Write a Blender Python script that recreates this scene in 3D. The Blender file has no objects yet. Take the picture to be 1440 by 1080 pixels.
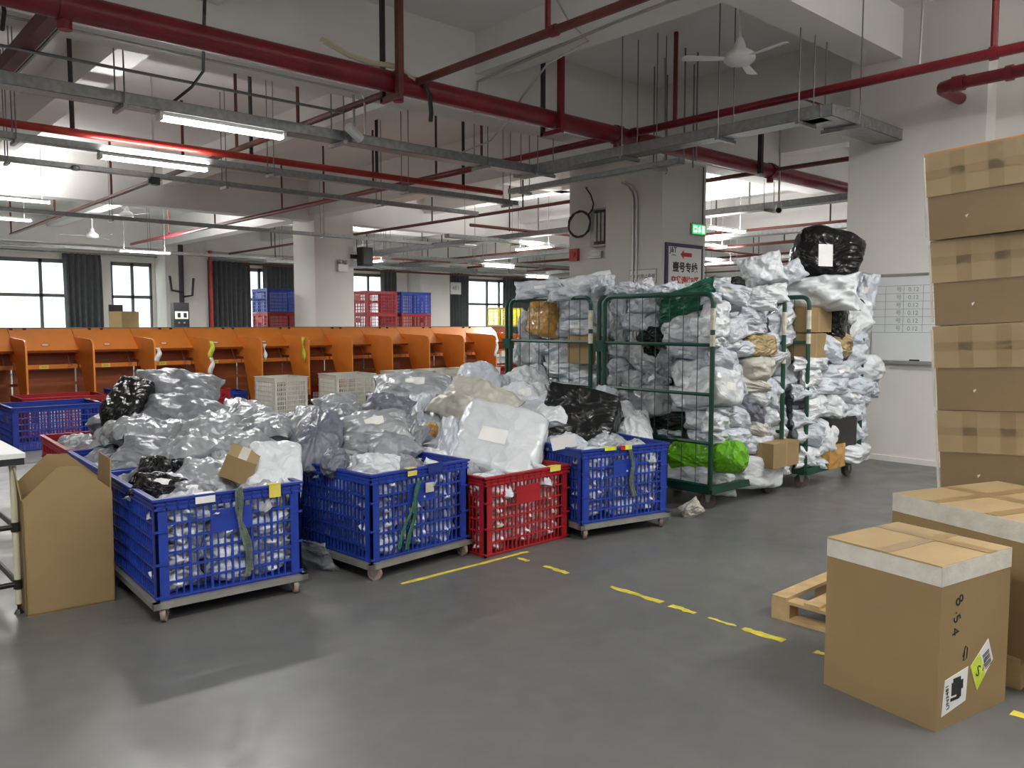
import bpy, bmesh, math, random
from mathutils import Vector, Matrix, noise

# ------------------------------------------------------------------ camera, world, light
R = math.radians
scene = bpy.context.scene
COL = scene.collection
FPX, CX, CY, CAMH, HZ, VA = 1150.0, 720.0, 540.0, 1.5, 455.0, 2000.0
pitch = math.atan((CY - HZ) / FPX)
aA = math.atan((VA - CX) / math.hypot(FPX, CY - HZ))
fw = Vector((math.cos(aA), math.sin(aA), 0)); rt = Vector((math.sin(aA), -math.cos(aA), 0))
fwd = (fw * math.cos(pitch) + Vector((0, 0, -math.sin(pitch)))).normalized()
upv = rt.cross(fwd).normalized()
CAM = Vector((0, 0, CAMH))
cd = bpy.data.cameras.new('camera'); cd.sensor_width = 36; cd.lens = FPX / 1440 * 36
cd.clip_end = 300
cam = bpy.data.objects.new('camera', cd); COL.objects.link(cam)
cam.matrix_world = Matrix.Translation(CAM) @ Matrix((rt, upv, -fwd)).transposed().to_4x4()
scene.camera = cam
vs = scene.view_settings
vs.view_transform = 'Standard'; vs.look = 'None'; vs.gamma = 1.0; vs.use_curve_mapping = False
vs.exposure = 0.92
w = bpy.data.worlds.new('World'); scene.world = w; w.use_nodes = True
w.node_tree.nodes['Background'].inputs[0].default_value = (0.90, 0.96, 1.0, 1)
w.node_tree.nodes['Background'].inputs[1].default_value = 3.0
TUBE_POWER = 60.0          # watts of the lamp inside every tube fixture
TUBE_GLOW = 9.0

def ray(x, y): return fwd * FPX + rt * (x - CX) + upv * (CY - y)
def atz(x, y, z=0.0): d = ray(x, y); return CAM + d * ((z - CAMH) / d.z)
def atx(x, y, c): d = ray(x, y); return CAM + d * (c / d.x)
def aty(x, y, c): d = ray(x, y); return CAM + d * (c / d.y)

# ------------------------------------------------------------------ materials
MATS = {}
def mat(name, col, rough=.6, metal=0., var=.0, vscale=4., bump=0., bscale=30., spec=.5, rand=0., emit=0., alpha=1., trans=0., coat=0., ridge=False, rvar=0.):
    m = bpy.data.materials.new(name); m.use_nodes = True
    nt = m.node_tree; N = nt.nodes; L = nt.links; b = N['Principled BSDF']
    c = tuple(col) + (1,)
    b.inputs['Base Color'].default_value = c
    b.inputs['Roughness'].default_value = rough; b.inputs['Metallic'].default_value = metal
    b.inputs['Specular IOR Level'].default_value = spec
    b.inputs['Coat Weight'].default_value = coat
    b.inputs['Alpha'].default_value = alpha; b.inputs['Transmission Weight'].default_value = trans
    if emit:
        b.inputs['Emission Color'].default_value = c; b.inputs['Emission Strength'].default_value = emit
    tc = N.new('ShaderNodeTexCoord')
    src = None
    if var or rvar:
        nz = N.new('ShaderNodeTexNoise'); nz.inputs['Scale'].default_value = vscale; nz.inputs['Detail'].default_value = 6
        L.new(tc.outputs['Object'], nz.inputs['Vector'])
    if var:
        mr = N.new('ShaderNodeMapRange'); mr.inputs['From Min'].default_value = .3; mr.inputs['From Max'].default_value = .7
        mr.inputs['To Min'].default_value = 1 - var; mr.inputs['To Max'].default_value = 1 + var
        L.new(nz.outputs['Fac'], mr.inputs['Value']); src = mr.outputs[0]
    if rvar:
        mr = N.new('ShaderNodeMapRange'); mr.inputs['From Min'].default_value = .3; mr.inputs['From Max'].default_value = .7
        mr.inputs['To Min'].default_value = max(.03, rough - rvar); mr.inputs['To Max'].default_value = rough + rvar
        L.new(nz.outputs['Fac'], mr.inputs['Value']); L.new(mr.outputs[0], b.inputs['Roughness'])
    if rand:
        oi = N.new('ShaderNodeObjectInfo'); mr = N.new('ShaderNodeMapRange')
        mr.inputs['To Min'].default_value = 1 - rand; mr.inputs['To Max'].default_value = 1 + rand
        L.new(oi.outputs['Random'], mr.inputs['Value'])
        if src is None: src = mr.outputs[0]
        else:
            mm = N.new('ShaderNodeMath'); mm.operation = 'MULTIPLY'
            L.new(src, mm.inputs[0]); L.new(mr.outputs[0], mm.inputs[1]); src = mm.outputs[0]
    if src is not None:
        vm = N.new('ShaderNodeVectorMath'); vm.operation = 'SCALE'; vm.inputs[0].default_value = col
        L.new(src, vm.inputs['Scale']); L.new(vm.outputs[0], b.inputs['Base Color'])
    if bump:
        if ridge:
            # crumpled film: sharp straight ridges where warped cells meet
            wz = N.new('ShaderNodeTexNoise'); wz.inputs['Scale'].default_value = 1.3; wz.inputs['Detail'].default_value = 2
            oi2 = N.new('ShaderNodeObjectInfo'); of = N.new('ShaderNodeVectorMath'); of.operation = 'MULTIPLY_ADD'
            of.inputs[1].default_value = (.8, .8, .8); L.new(tc.outputs['Object'], wz.inputs['Vector']); L.new(wz.outputs['Color'], of.inputs[0])
            ad0 = N.new('ShaderNodeVectorMath'); ad0.operation = 'ADD'; L.new(tc.outputs['Object'], ad0.inputs[0])
            mu0 = N.new('ShaderNodeVectorMath'); mu0.operation = 'SCALE'; mu0.inputs[0].default_value = (17, 9, 5); L.new(oi2.outputs['Random'], mu0.inputs['Scale'])
            L.new(mu0.outputs[0], ad0.inputs[1]); L.new(ad0.outputs[0], of.inputs[2])
            n2 = N.new('ShaderNodeTexVoronoi'); n2.feature = 'F1'; n2.inputs['Scale'].default_value = bscale
            n2.inputs['Detail'].default_value = 1.2; n2.inputs['Roughness'].default_value = .35; n2.inputs['Lacunarity'].default_value = 2.3
        else:
            n2 = N.new('ShaderNodeTexNoise'); n2.inputs['Scale'].default_value = bscale; n2.inputs['Detail'].default_value = 4
        L.new(of.outputs[0] if ridge else tc.outputs['Object'], n2.inputs['Vector'])
        bp = N.new('ShaderNodeBump'); bp.inputs['Strength'].default_value = bump; bp.inputs['Distance'].default_value = .02
        L.new(n2.outputs['Distance' if ridge else 'Fac'], bp.inputs['Height']); L.new(bp.outputs[0], b.inputs['Normal'])
        if ridge: bp.inputs['Distance'].default_value = .10
    MATS[name] = m
    return m

mat('wall', (.80, .785, .74), .75, var=.05, vscale=.7, bump=.05, bscale=60)
mat('ceil', (.74, .73, .73), .85, var=.05, vscale=.6)
mat('beam', (.76, .75, .73), .8, var=.05, vscale=.8)
mat('pillar', (.68, .665, .635), .7, var=.05, vscale=.9, bump=.05, bscale=40)
mat('tape_y', (.62, .52, .06), .6, var=.25, vscale=14)
mat('blue', (.016, .047, .33), .38, var=.12, vscale=5, rand=.06)
mat('navy', (.012, .03, .20), .45, var=.15, vscale=5)
mat('red', (.36, .012, .018), .38, var=.12, vscale=5)
mat('whitebasket', (.72, .71, .64), .45, var=.06, vscale=5)
mat('yellowcrate', (.72, .62, .08), .45, var=.06)
mat('steel', (.34, .34, .31), .45, .55, var=.15, vscale=9)
mat('zinc', (.32, .33, .33), .42, .7, var=.18, vscale=18)
mat('rod', (.22, .22, .22), .45, .7)
mat('greenpaint', (.005, .052, .032), .4, var=.2, vscale=7)
mat('chipped', (.55, .53, .44), .6, var=.2, vscale=20)
mat('rubber', (.10, .075, .07), .7)
mat('castor', (.30, .22, .20), .6, var=.2, vscale=20)
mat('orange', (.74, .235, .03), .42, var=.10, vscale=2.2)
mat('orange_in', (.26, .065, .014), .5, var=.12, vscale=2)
mat('darkgap', (.02, .02, .02), .7)
mat('redpipe', (.19, .010, .018), .32, var=.22, vscale=3)
mat('brightred', (.42, .03, .02), .35, var=.2, vscale=4)
mat('brownpipe', (.13, .03, .022), .5, var=.2, vscale=4)
mat('blacksteel', (.025, .022, .022), .5)
mat('kraft', (.30, .205, .092), .72, var=.07, vscale=3, bump=.04, bscale=90, rand=.05)
mat('kraft_lid', (.39, .28, .145), .6, var=.07, vscale=4, bump=.04, bscale=70)
mat('kraft_dark', (.24, .160, .070), .6, var=.07, vscale=4, bump=.04, bscale=70)
mat('kraft_in', (.30, .19, .085), .8, var=.05)
mat('clear_tape', (.66, .63, .56), .25, var=.10, vscale=12, bump=.25, bscale=25, coat=.3)
mat('brown_tape', (.33, .225, .105), .3, var=.08, coat=.4)
mat('film', (.75, .73, .66), .15, bump=.15, bscale=12, alpha=.06, ridge=True, spec=.5)
mat('wood', (.52, .36, .18), .7, var=.18, vscale=9, bump=.1, bscale=40)
mat('whitepaint', (.78, .78, .77), .4)
mat('fanwhite', (.80, .80, .82), .35)
mat('tablewhite', (.74, .75, .74), .4, var=.03)
mat('beige', (.58, .55, .40), .4)
mat('black', (.012, .012, .013), .4)
mat('matblack', (.02, .02, .022), .6)
mat('paper', (.80, .80, .78), .6)
mat('paper_y', (.72, .60, .10), .6)
mat('ink', (.02, .02, .02), .6)
mat('inkgrey', (.22, .22, .24), .6)
mat('redink', (.55, .02, .02), .5)
mat('navyframe', (.045, .04, .09), .45)
mat('whiteboard', (.70, .73, .74), .22, var=.03, vscale=3)
mat('alum', (.42, .42, .40), .35, .7)
mat('curtain', (.11, .115, .122), .85, var=.12, vscale=8)
mat('winframe', (.16, .165, .17), .5)
mat('facade_y', (.70, .70, .55), .8, var=.04)
mat('facade_w', (.72, .76, .78), .8, var=.03)
mat('facade_g', (.42, .60, .62), .3)
mat('ground', (.4, .42, .38), .9)
mat('lime', (.16, .50, .015), .22, bump=.5, bscale=9, ridge=True, var=.08)
mat('exitgreen', (.02, .70, .18), .5, emit=.55)
mat('exitwhite', (.85, .95, .85), .5, emit=.6)
mat('tube', (.97, 1.0, .98), .4, emit=TUBE_GLOW)
mat('cable', (.02, .02, .02), .5)
mat('conduit', (.45, .45, .44), .35, .6)
mat('greenstrap', (.03, .13, .07), .5, var=.3, vscale=30, bump=.4, bscale=60)
mat('oldstrap', (.12, .16, .13), .6, var=.35, vscale=30, bump=.5, bscale=60)
mat('glass', (.9, .95, .95), .02, alpha=.10, spec=.6)
mat('limetag', (.62, .75, .06), .5, var=.2, vscale=20)
# polythene of the mailer bags
BK = dict(bump=.42, bscale=2.1, ridge=True, spec=.5, rand=.08)
mat('W', (.54, .58, .635), .27, var=.06, vscale=2, **BK)
mat('L', (.65, .68, .71), .27, var=.05, vscale=2, **BK)
mat('S', (.38, .40, .42), .28, metal=.12, var=.10, vscale=2, **BK)
mat('G', (.25, .26, .285), .36, metal=.05, var=.08, vscale=2, **BK)
mat('D', (.15, .155, .20), .33, var=.10, vscale=2, **BK)
mat('C', (.52, .51, .45), .32, var=.10, vscale=2, **BK)
mat('K', (.010, .010, .011), .27, bump=.5, bscale=3.5, ridge=True, spec=.4)
mat('T', (.42, .31, .15), .2, var=.2, vscale=3, bump=.5, bscale=5, ridge=True, coat=.4)
mat('A', (.50, .26, .05), .18, var=.25, vscale=3, bump=.4, bscale=5, ridge=True, coat=.5)
mat('V', (.008, .10, .055), .35, var=.1, vscale=3, bump=.5, bscale=3, ridge=True)

# floor: polished grey concrete with scuffs and worn sheen
def floor_mat():
    m = bpy.data.materials.new('concrete_floor'); m.use_nodes = True
    nt = m.node_tree; N = nt.nodes; L = nt.links; b = N['Principled BSDF']
    tc = N.new('ShaderNodeTexCoord')
    n1 = N.new('ShaderNodeTexNoise'); n1.inputs['Scale'].default_value = .55; n1.inputs['Detail'].default_value = 8
    n2 = N.new('ShaderNodeTexNoise'); n2.inputs['Scale'].default_value = 9; n2.inputs['Detail'].default_value = 8
    n3 = N.new('ShaderNodeTexNoise'); n3.inputs['Scale'].default_value = 1.6; n3.inputs['Detail'].default_value = 5; n3.inputs['Distortion'].default_value = 1.5
    for n in (n1, n2, n3): L.new(tc.outputs['Object'], n.inputs['Vector'])
    mx = N.new('ShaderNodeMix'); mx.data_type = 'RGBA'
    mx.inputs[6].default_value = (.070, .072, .070, 1); mx.inputs[7].default_value = (.168, .168, .162, 1)
    ad = N.new('ShaderNodeMath'); ad.operation = 'MULTIPLY_ADD'; ad.inputs[1].default_value = .45; ad.inputs[2].default_value = 0
    L.new(n2.outputs['Fac'], ad.inputs[0])
    a2 = N.new('ShaderNodeMath'); a2.operation = 'MULTIPLY_ADD'; a2.inputs[1].default_value = .6
    L.new(n1.outputs['Fac'], a2.inputs[0]); L.new(ad.outputs[0], a2.inputs[2])
    L.new(a2.outputs[0], mx.inputs[0]); L.new(mx.outputs[2], b.inputs['Base Color'])
    mr = N.new('ShaderNodeMapRange'); mr.inputs['From Min'].default_value = .3; mr.inputs['From Max'].default_value = .7
    mr.inputs['To Min'].default_value = .30; mr.inputs['To Max'].default_value = .50
    L.new(n3.outputs['Fac'], mr.inputs['Value']); L.new(mr.outputs[0], b.inputs['Roughness'])
    bp = N.new('ShaderNodeBump'); bp.inputs['Strength'].default_value = .06; bp.inputs['Distance'].default_value = .01
    L.new(n2.outputs['Fac'], bp.inputs['Height']); L.new(bp.outputs[0], b.inputs['Normal'])
    MATS['floor'] = m
floor_mat()

# ------------------------------------------------------------------ mesh helpers
class MB:
    def __init__(s): s.v = []; s.f = []; s.m = None
    def add(s, vs_, fs):
        o = len(s.v); s.v += [tuple(p) for p in vs_]; s.f += [tuple(i + o for i in f) for f in fs]; return s
    def box(s, x0, x1, y0, y1, z0, z1, M=None):
        p = [Vector((x, y, z)) for z in (z0, z1) for y in (y0, y1) for x in (x0, x1)]
        if M is not None: p = [M @ q for q in p]
        return s.add(p, [(0, 2, 3, 1), (4, 5, 7, 6), (0, 1, 5, 4), (2, 6, 7, 3), (0, 4, 6, 2), (1, 3, 7, 5)])
    def cyl(s, p0, p1, r, n=10, r1=None, caps=True):
        p0 = Vector(p0); p1 = Vector(p1); d = (p1 - p0)
        if d.length < 1e-7: return s
        q = d.to_track_quat('Z', 'Y'); r1 = r if r1 is None else r1
        vs_ = []
        for k in range(n):
            a = 2 * math.pi * k / n; u = q @ Vector((math.cos(a), math.sin(a), 0))
            vs_ += [p0 + u * r, p1 + u * r1]
        fs = [(2 * k, 2 * ((k + 1) % n), 2 * ((k + 1) % n) + 1, 2 * k + 1) for k in range(n)]
        if caps: fs += [tuple(2 * k for k in reversed(range(n))), tuple(2 * k + 1 for k in range(n))]
        return s.add(vs_, fs)
    def tube(s, pts, r, n=8, closed=False):
        pts = [Vector(p) for p in pts]; rings = []; m = len(pts)
        up = None
        for i, p in enumerate(pts):
            a = pts[(i - 1) % m] if (i or closed) else p; c = pts[(i + 1) % m] if (i < m - 1 or closed) else p
            t = (c - a).normalized()
            if up is None: up = Vector((0, 0, 1)) if abs(t.z) < .9 else Vector((1, 0, 0))
            e1 = t.cross(up)
            if e1.length < 1e-4: e1 = t.orthogonal()
            e1.normalize(); e2 = e1.cross(t).normalized(); up = e2
            rings.append([p + (e1 * math.cos(2 * math.pi * k / n) + e2 * math.sin(2 * math.pi * k / n)) * r for k in range(n)])
        vs_ = [q for rg in rings for q in rg]; fs = []
        for i in range(m if closed else m - 1):
            j = (i + 1) % m
            for k in range(n): fs.append((i * n + k, i * n + (k + 1) % n, j * n + (k + 1) % n, j * n + k))
        if not closed: fs += [tuple(reversed(range(n))), tuple((m - 1) * n + k for k in range(n))]
        return s.add(vs_, fs)
    def quad(s, a, b, c, d): return s.add([a, b, c, d], [(0, 1, 2, 3)])
    def prism(s, poly, axis, t0, t1, M=None):
        """extrude a 2-D outline along axis 'x','y','z'"""
        def mk(p, t):
            q = {'x': (t, p[0], p[1]), 'y': (p[0], t, p[1]), 'z': (p[0], p[1], t)}[axis]
            q = Vector(q); return M @ q if M is not None else q
        n = len(poly); vs_ = [mk(p, t0) for p in poly] + [mk(p, t1) for p in poly]
        fs = [tuple(reversed(range(n))), tuple(range(n, 2 * n))] + [(k, (k + 1) % n, n + (k + 1) % n, n + k) for k in range(n)]
        return s.add(vs_, fs)
    def lathe(s, prof, n=20, M=None):
        vs_ = []
        for r, z in prof:
            for k in range(n):
                a = 2 * math.pi * k / n; q = Vector((r * math.cos(a), r * math.sin(a), z)); vs_.append(M @ q if M is not None else q)
        fs = []
        for i in range(len(prof) - 1):
            for k in range(n): fs.append((i * n + k, i * n + (k + 1) % n, (i + 1) * n + (k + 1) % n, (i + 1) * n + k))
        fs += [tuple(reversed(range(n))), tuple((len(prof) - 1) * n + k for k in range(n))]
        return s.add(vs_, fs)
    def mesh(s, name, m, smooth=False, fix=True):
        me = bpy.data.meshes.new(name); me.from_pydata(s.v, [], s.f)
        if fix:
            bm = bmesh.new(); bm.from_mesh(me); bmesh.ops.recalc_face_normals(bm, faces=bm.faces); bm.to_mesh(me); bm.free()
        me.materials.append(MATS[m])
        if smooth:
            for p in me.polygons: p.use_smooth = True
            try: me.set_sharp_from_angle(angle=R(40))
            except Exception: pass
        return me
    def build(s, name, m, parent=None, smooth=False):
        o = bpy.data.objects.new(name, s.mesh(name, m, smooth)); COL.objects.link(o)
        if parent is not None: o.parent = parent
        return o

def link(name, me, parent=None):
    o = bpy.data.objects.new(name, me); COL.objects.link(o)
    if parent is not None: o.parent = parent
    return o
def tag(o, label, cat, group=None):
    o['label'] = label; o['category'] = cat
    if group: o['group'] = group
    return o
def thing(name, label, cat, loc=(0, 0, 0), rz=0., group=None):
    o = bpy.data.objects.new(name, None); COL.objects.link(o); o.empty_display_size = .1
    o.location = loc; o.rotation_euler = (0, 0, rz)
    return tag(o, label, cat, group)
def struct(o): o['kind'] = 'structure'; return o
def dup(o, parent=None):
    c = o.copy(); COL.objects.link(c); c.parent = parent
    for ch in list(o.children): dup(ch, c)
    return c
def place(o, loc, rz=0., label=None, group=None):
    o.location = loc; o.rotation_euler = (0, 0, rz)
    if label: o['label'] = label
    if group: o['group'] = group
    return o
def text(body, size, M, m, parent, name='lettering', align='CENTER', bold=0.):
    cu = bpy.data.curves.new(name, 'FONT'); cu.body = body; cu.size = size; cu.align_x = align; cu.align_y = 'CENTER'
    cu.extrude = .0004; cu.offset = bold; cu.resolution_u = 2
    o = bpy.data.objects.new('tmp', cu); COL.objects.link(o)
    dg = bpy.context.evaluated_depsgraph_get(); me = bpy.data.meshes.new_from_object(o.evaluated_get(dg))
    bpy.data.objects.remove(o); bpy.data.curves.remove(cu)
    me.name = name; me.materials.clear(); me.materials.append(MATS[m])
    me.transform(M)
    r = link(name, me, parent); return r
def frame(o, ex, ey):
    """matrix with local x along ex, local y along ey, z = ex x ey, origin o"""
    ex = Vector(ex).normalized(); ey = Vector(ey).normalized(); ez = ex.cross(ey)
    M = Matrix((ex, ey, ez)).transposed().to_4x4(); M.translation = Vector(o); return M
rnd = random.Random(7)
# ------------------------------------------------------------------ the hall
SLAB = 4.8
def sbox(name, m, *b): return struct(MB().box(*b).build(name, m))
sbox('floor', 'floor', -9, 46, -9, 28.2, -.2, 0)
sbox('ceiling', 'ceil', -9, 46, -9, 28.2, SLAB, SLAB + .2)
sbox('wall_left', 'wall', -9.2, -9, -9, 28.2, 0, SLAB)
sbox('wall_back', 'wall', -9, 46, -9.2, -9, 0, SLAB)
sbox('wall_right', 'wall', 46, 46.2, -9, 28.2, 0, SLAB)
# window wall in pieces round its openings
WY = 28.0; SILL, HEAD = .9, 3.47
OPEN = [(-1.2, 7.72), (8.05, 9.32), (10.85, 18.75), (20.9, 28.4), (30.6, 38.2), (40.4, 45.2)]
wm = MB(); wm.box(-9, 46, WY, WY + .22, 0, SILL).box(-9, 46, WY, WY + .22, HEAD, SLAB)
xs = [-9] + [v for o in OPEN for v in o] + [46]
for k in range(0, len(xs), 2): wm.box(xs[k], xs[k + 1], WY, WY + .22, SILL, HEAD)
struct(wm.build('wall_front', 'wall'))
def window(n, x0, x1, mull, trans=2.36):
    root = bpy.data.objects.new('window_%d' % n, None); COL.objects.link(root); root.location = (x0, WY, SILL); struct(root)
    y0, y1 = .04, .12; W = x1 - x0; Hh = HEAD - SILL; t = trans - SILL
    f = MB()
    f.box(0, W, y0, y1, 0, .07).box(0, W, y0, y1, Hh - .12, Hh).box(0, .07, y0, y1, 0, Hh).box(W - .07, W, y0, y1, 0, Hh)
    f.build('window_frame', 'winframe', root)
    MB().box(0, W, y0, y1, t - .05, t + .05).build('transom', 'winframe', root)
    xx = [0] + [m - x0 for m in mull if x0 < m < x1] + [W]
    for a in xx[1:-1]: MB().box(a - .045, a + .045, y0, y1, 0, Hh).build('mullion', 'winframe', root)
    for a, b in zip(xx[:-1], xx[1:]):
        for z0, z1 in ((.07, t - .05), (t + .05, Hh - .12)):
            MB().box(a + .04, b - .04, .075, .081, z0, z1).build('pane', 'glass', root)
mm = [aty(x, 400, WY).x for x in (58, 187, 347, 363, 519, 657, 686, 703)]
for i, (a, b) in enumerate(OPEN):
    ml = sorted(mm + [a + (b - a) * k / 5 for k in range(1, 5)] if b - a > 5 and i in (3, 4) else mm)
    if i == 0: ml = [.4, 2.3, 4.2, mm[0]]
    if i == 1: ml = [mm[1]]
    if i == 2: ml = [mm[2], 13.05, 15.2, mm[4]]
    if i == 3: ml = [mm[5], mm[6], mm[7], 26.4]
    if i >= 4: ml = [a + (b - a) * k / 4 for k in (1, 2, 3)]
    window(i + 1, a, b, ml)
# curtains
def curtain(x0, x1, z0, z1, label, seed):
    rr = random.Random(seed); n = max(30, int((x1 - x0) * 44)); mb = MB(); vs_ = []
    ph = [rr.uniform(0, 6) for _ in range(4)]
    for j, z in enumerate((z0, z0 + .5 * (z1 - z0), z1 - .3, z1)):
        for i in range(n + 1):
            u = i / n; x = x0 + (x1 - x0) * u
            amp = (.07, .065, .05, .035)[j]
            y = amp * math.sin(2 * math.pi * (x / .17) + ph[0] + .8 * math.sin(3 * x + ph[1])) + .03 * math.sin(2.1 * x * 3 + ph[2])
            vs_.append((x + .02 * math.sin(5 * x + j), y, z))
    fs = [(j * (n + 1) + i, j * (n + 1) + i + 1, (j + 1) * (n + 1) + i + 1, (j + 1) * (n + 1) + i) for j in range(3) for i in range(n)]
    mb.add(vs_, fs)
    o = mb.build('curtain', 'curtain', None, True); o.location = (0, WY - .22, 0)
    sm = o.modifiers.new('thick', 'SOLIDIFY'); sm.thickness = .012
    return tag(o, label, 'curtain')
curtain(6.66, 7.72, .7, 3.64, 'dark grey curtain drawn narrow between bright panes beside the big window', 1)
curtain(10.82, 12.55, .5, 3.64, 'dark grey pleated curtain hanging beside the thin red standpipe', 2)
curtain(13.1, 15.6, .5, 3.64, 'dark grey curtain partly hidden by the square column and blue crates', 3)
curtain(18.05, 18.75, .5, 3.66, 'narrow dark grey curtain next to the pale column above red crates', 4)
curtain(20.95, 22.55, .5, 3.75, 'dark grey curtain with a white number sheet hanging before it', 5)
curtain(24.5, 28.6, .5, 3.68, 'wide dark grey curtain behind the yellow basket and caged parcels', 6)
rail = MB().cyl((5, WY - .22, 3.66), (29, WY - .22, 3.66), .03, 8).build('curtain_rail', 'zinc')
tag(rail, 'long metal curtain rail above the dark curtains', 'curtain rail')

# columns
def column(x0, x1, y0, y1, m='pillar', n=[0]):
    n[0] += 1
    return sbox('column_%d' % n[0], m, x0, x1, y0, y1, 0, SLAB)
column(9.7, 10.78, 7.5, 8.59); column(9.92, 10.78, 8.59, 9.58)
column(9.5, 10.54, 17.45, 18.5)
column(9.42, 10.78, 27.05, 28.0); column(19.45, 20.9, 27.05, 28.0)
for cx_, cy_ in ((19.45, 7.5), (19.45, 17.45), (29.3, 17.45), (29.3, 27.05), (39.2, 17.45), (39.2, 27.05), (-.4, 17.45), (-.4, 27.05), (-.4, 7.5)):
    column(cx_, cx_ + 1.0, cy_, cy_ + .95)
sbox('wall_pillar', 'pillar', 9.0, 10.1, 2.99, 4.38, 0, SLAB)
sbox('wall_pillar_return', 'pillar', 9.25, 10.1, 2.66, 2.99, 0, SLAB)
sbox('baseboard_pillar', 'pillar', 8.985, 9.0, 2.99, 4.38, 0, .06)
# beams: deep ones along X on the column rows, shallower ones along Y
nb = 0
for y0 in (-2.5, 7.4, 17.52, 27.15):
    nb += 1; sbox('ceiling_beam_%d' % nb, 'beam', -9, 46, y0, y0 + .38, 3.9, SLAB)
k = -3
for i in range(17):
    x0 = -7.1 + 3.3 * i
    deep = abs((x0 - 9.4) / 9.9 - round((x0 - 9.4) / 9.9)) < .02
    nb += 1; sbox('ceiling_beam_%d' % nb, 'beam', x0, x0 + (.42 if deep else .32), -9, 28, 4.0 if deep else 4.35, SLAB)
nb += 1; sbox('ceiling_beam_%d' % nb, 'beam', 6.1, 12.4, 3.83, 4.24, 4.30, SLAB)
for y0 in (22.2, 12.5):
    nb += 1; sbox('ceiling_beam_%d' % nb, 'beam', 10, 46, y0, y0 + .3, 4.35, SLAB)

# yellow floor tape, worn in pieces
def tape_piece(x0, x1, y0, y1, seed):
    rr = random.Random(seed); n = 9; a = []; b = []
    along = (x1 - x0) > (y1 - y0)
    for i in range(n):
        u = i / (n - 1)
        if along: a.append((x0 + (x1 - x0) * u, y0 + rr.uniform(0, .012))); b.append((x0 + (x1 - x0) * u, y1 - rr.uniform(0, .012)))
        else: a.append((x0 + rr.uniform(0, .018), y0 + (y1 - y0) * u)); b.append((x1 - rr.uniform(0, .018), y0 + (y1 - y0) * u))
    poly = a + b[::-1]
    if along is False: poly = poly[::-1]
    return MB().prism(poly, 'z', .0008, .002)
FL = bpy.data.objects['floor']
for i, b in enumerate([(2.62, 3.42, 3.84, 3.885), (3.42, 3.62, 3.845, 3.885), (3.45, 3.50, 3.70, 3.80), (3.45, 3.505, 3.36, 3.56), (3.455, 3.51, 2.66, 3.02), (3.45, 3.51, 2.44, 2.60), (3.46, 3.50, 2.20, 2.36), (3.45, 3.51, 1.94, 2.16), (3.45, 3.50, 1.70, 1.78), (3.45, 3.51, .55, .98)]):
    o = tape_piece(*b, i).build('floor_tape', 'tape_y', FL)

# ------------------------------------------------------------------ buildings outside the windows
def building(name, label, x0, x1, y0, z1, wm_, wins, rz=0.):
    t = thing(name, label, 'building', (x0, y0, -6), rz)
    MB().box(0, x1 - x0, 0, 8, 0, z1 + 6).build('wall', wm_, t)
    for (a, b, c, d) in wins:
        wv = MB().box(a, b, -.06, .05, c, d).build('window', 'facade_g', t)
        MB().box((a + b) / 2 - .04, (a + b) / 2 + .04, -.1, .05, c, d).box(a, b, -.1, .05, (c + d) / 2 - .04, (c + d) / 2 + .04).build('window_bar', 'facade_w', wv)
building('office_block', 'pale white block with blue-green windows standing outside the hall', 11.8, 45, 52, 18, 'facade_w',
         [(x, x + 1.9, z, z + 1.7) for x in (1.2, 4.8, 8.4, 13.0, 17.0, 21.5, 26) for z in (1.9, 5.6, 9.2, 12.8)])
building('factory_block', 'cream yellow factory block seen through the big window', 5.5, 22, 74, 30, 'facade_y',
         [(x, x + .55, z, z + 1.5) for x in (.5, 1.4, 2.7, 3.6, 4.9, 5.8) for z in (2.4, 6.2, 8.9, 12, 14.8)], R(75))
bpy.data.objects['factory_block'].location = (6.2, 36, -6)
tag(MB().box(-60, 120, 28.4, 140, -6.2, -6).build('yard_ground', 'ground'), 'grey yard ground outside below the windows', 'ground')['kind'] = 'structure'

# ------------------------------------------------------------------ overhead services
def rods(o, pts, r=.008, m='rod', top=SLAB, name='hanger_rod'):
    for p in pts: MB().cyl((p[0], p[1], p[2]), (p[0], p[1], top), r, 6).build(name, m, o)
def pipe(name, label, pts, r, m, n=12, group=None):
    o = MB().tube(pts, r, n).build(name, m, None, True); return tag(o, label, 'pipe', group)
def coupling(o, p, d, r, m, L=.06):
    p = Vector(p); d = Vector(d).normalized() * L / 2
    MB().cyl(p - d, p + d, r, 12).build('coupling', m, o, True)
PZ = 3.76
main = pipe('fire_main_pipe', 'thick dark red fire main pipe running under the deep ceiling beam', [(-4, 6.6, PZ), (20, 6.6, PZ), (44, 6.6, PZ)], .098, 'redpipe', 16)
for px, py in ((90, 5), (560, 118), (868, 192), (893, 198), (1083, 238)):
    c = aty(px, py, 6.6); coupling(main, (c.x, 6.6, PZ), (1, 0, 0), .115, 'redpipe', .09)
    MB().cyl((c.x, 6.6, PZ - .1), (c.x, 6.6, PZ - .17), .05, 10).build('outlet_boss', 'redpipe', main)
for px, m1, m2 in ((550, 'brownpipe', 'blacksteel'), (776, 'redpipe', 'blacksteel')):
    x = aty(px, 120, 6.6).x
    MB().box(x - .03, x + .03, 6.43, 6.49, PZ - .12, SLAB).build('hanger_post', m1, main)
    MB().box(x - .02, x + .02, 6.72, 6.76, PZ - .16, SLAB).build('hanger_post', m2, main)
    MB().box(x - .02, x + .02, 6.43, 6.76, PZ - .17, PZ - .12).build('hanger_bar', m1, main)
for x in (10.6, 14, 20, 26):
    MB().box(x - .03, x + .03, 6.43, 6.49, PZ - .12, SLAB).build('hanger_post', 'blacksteel', main)

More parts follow.
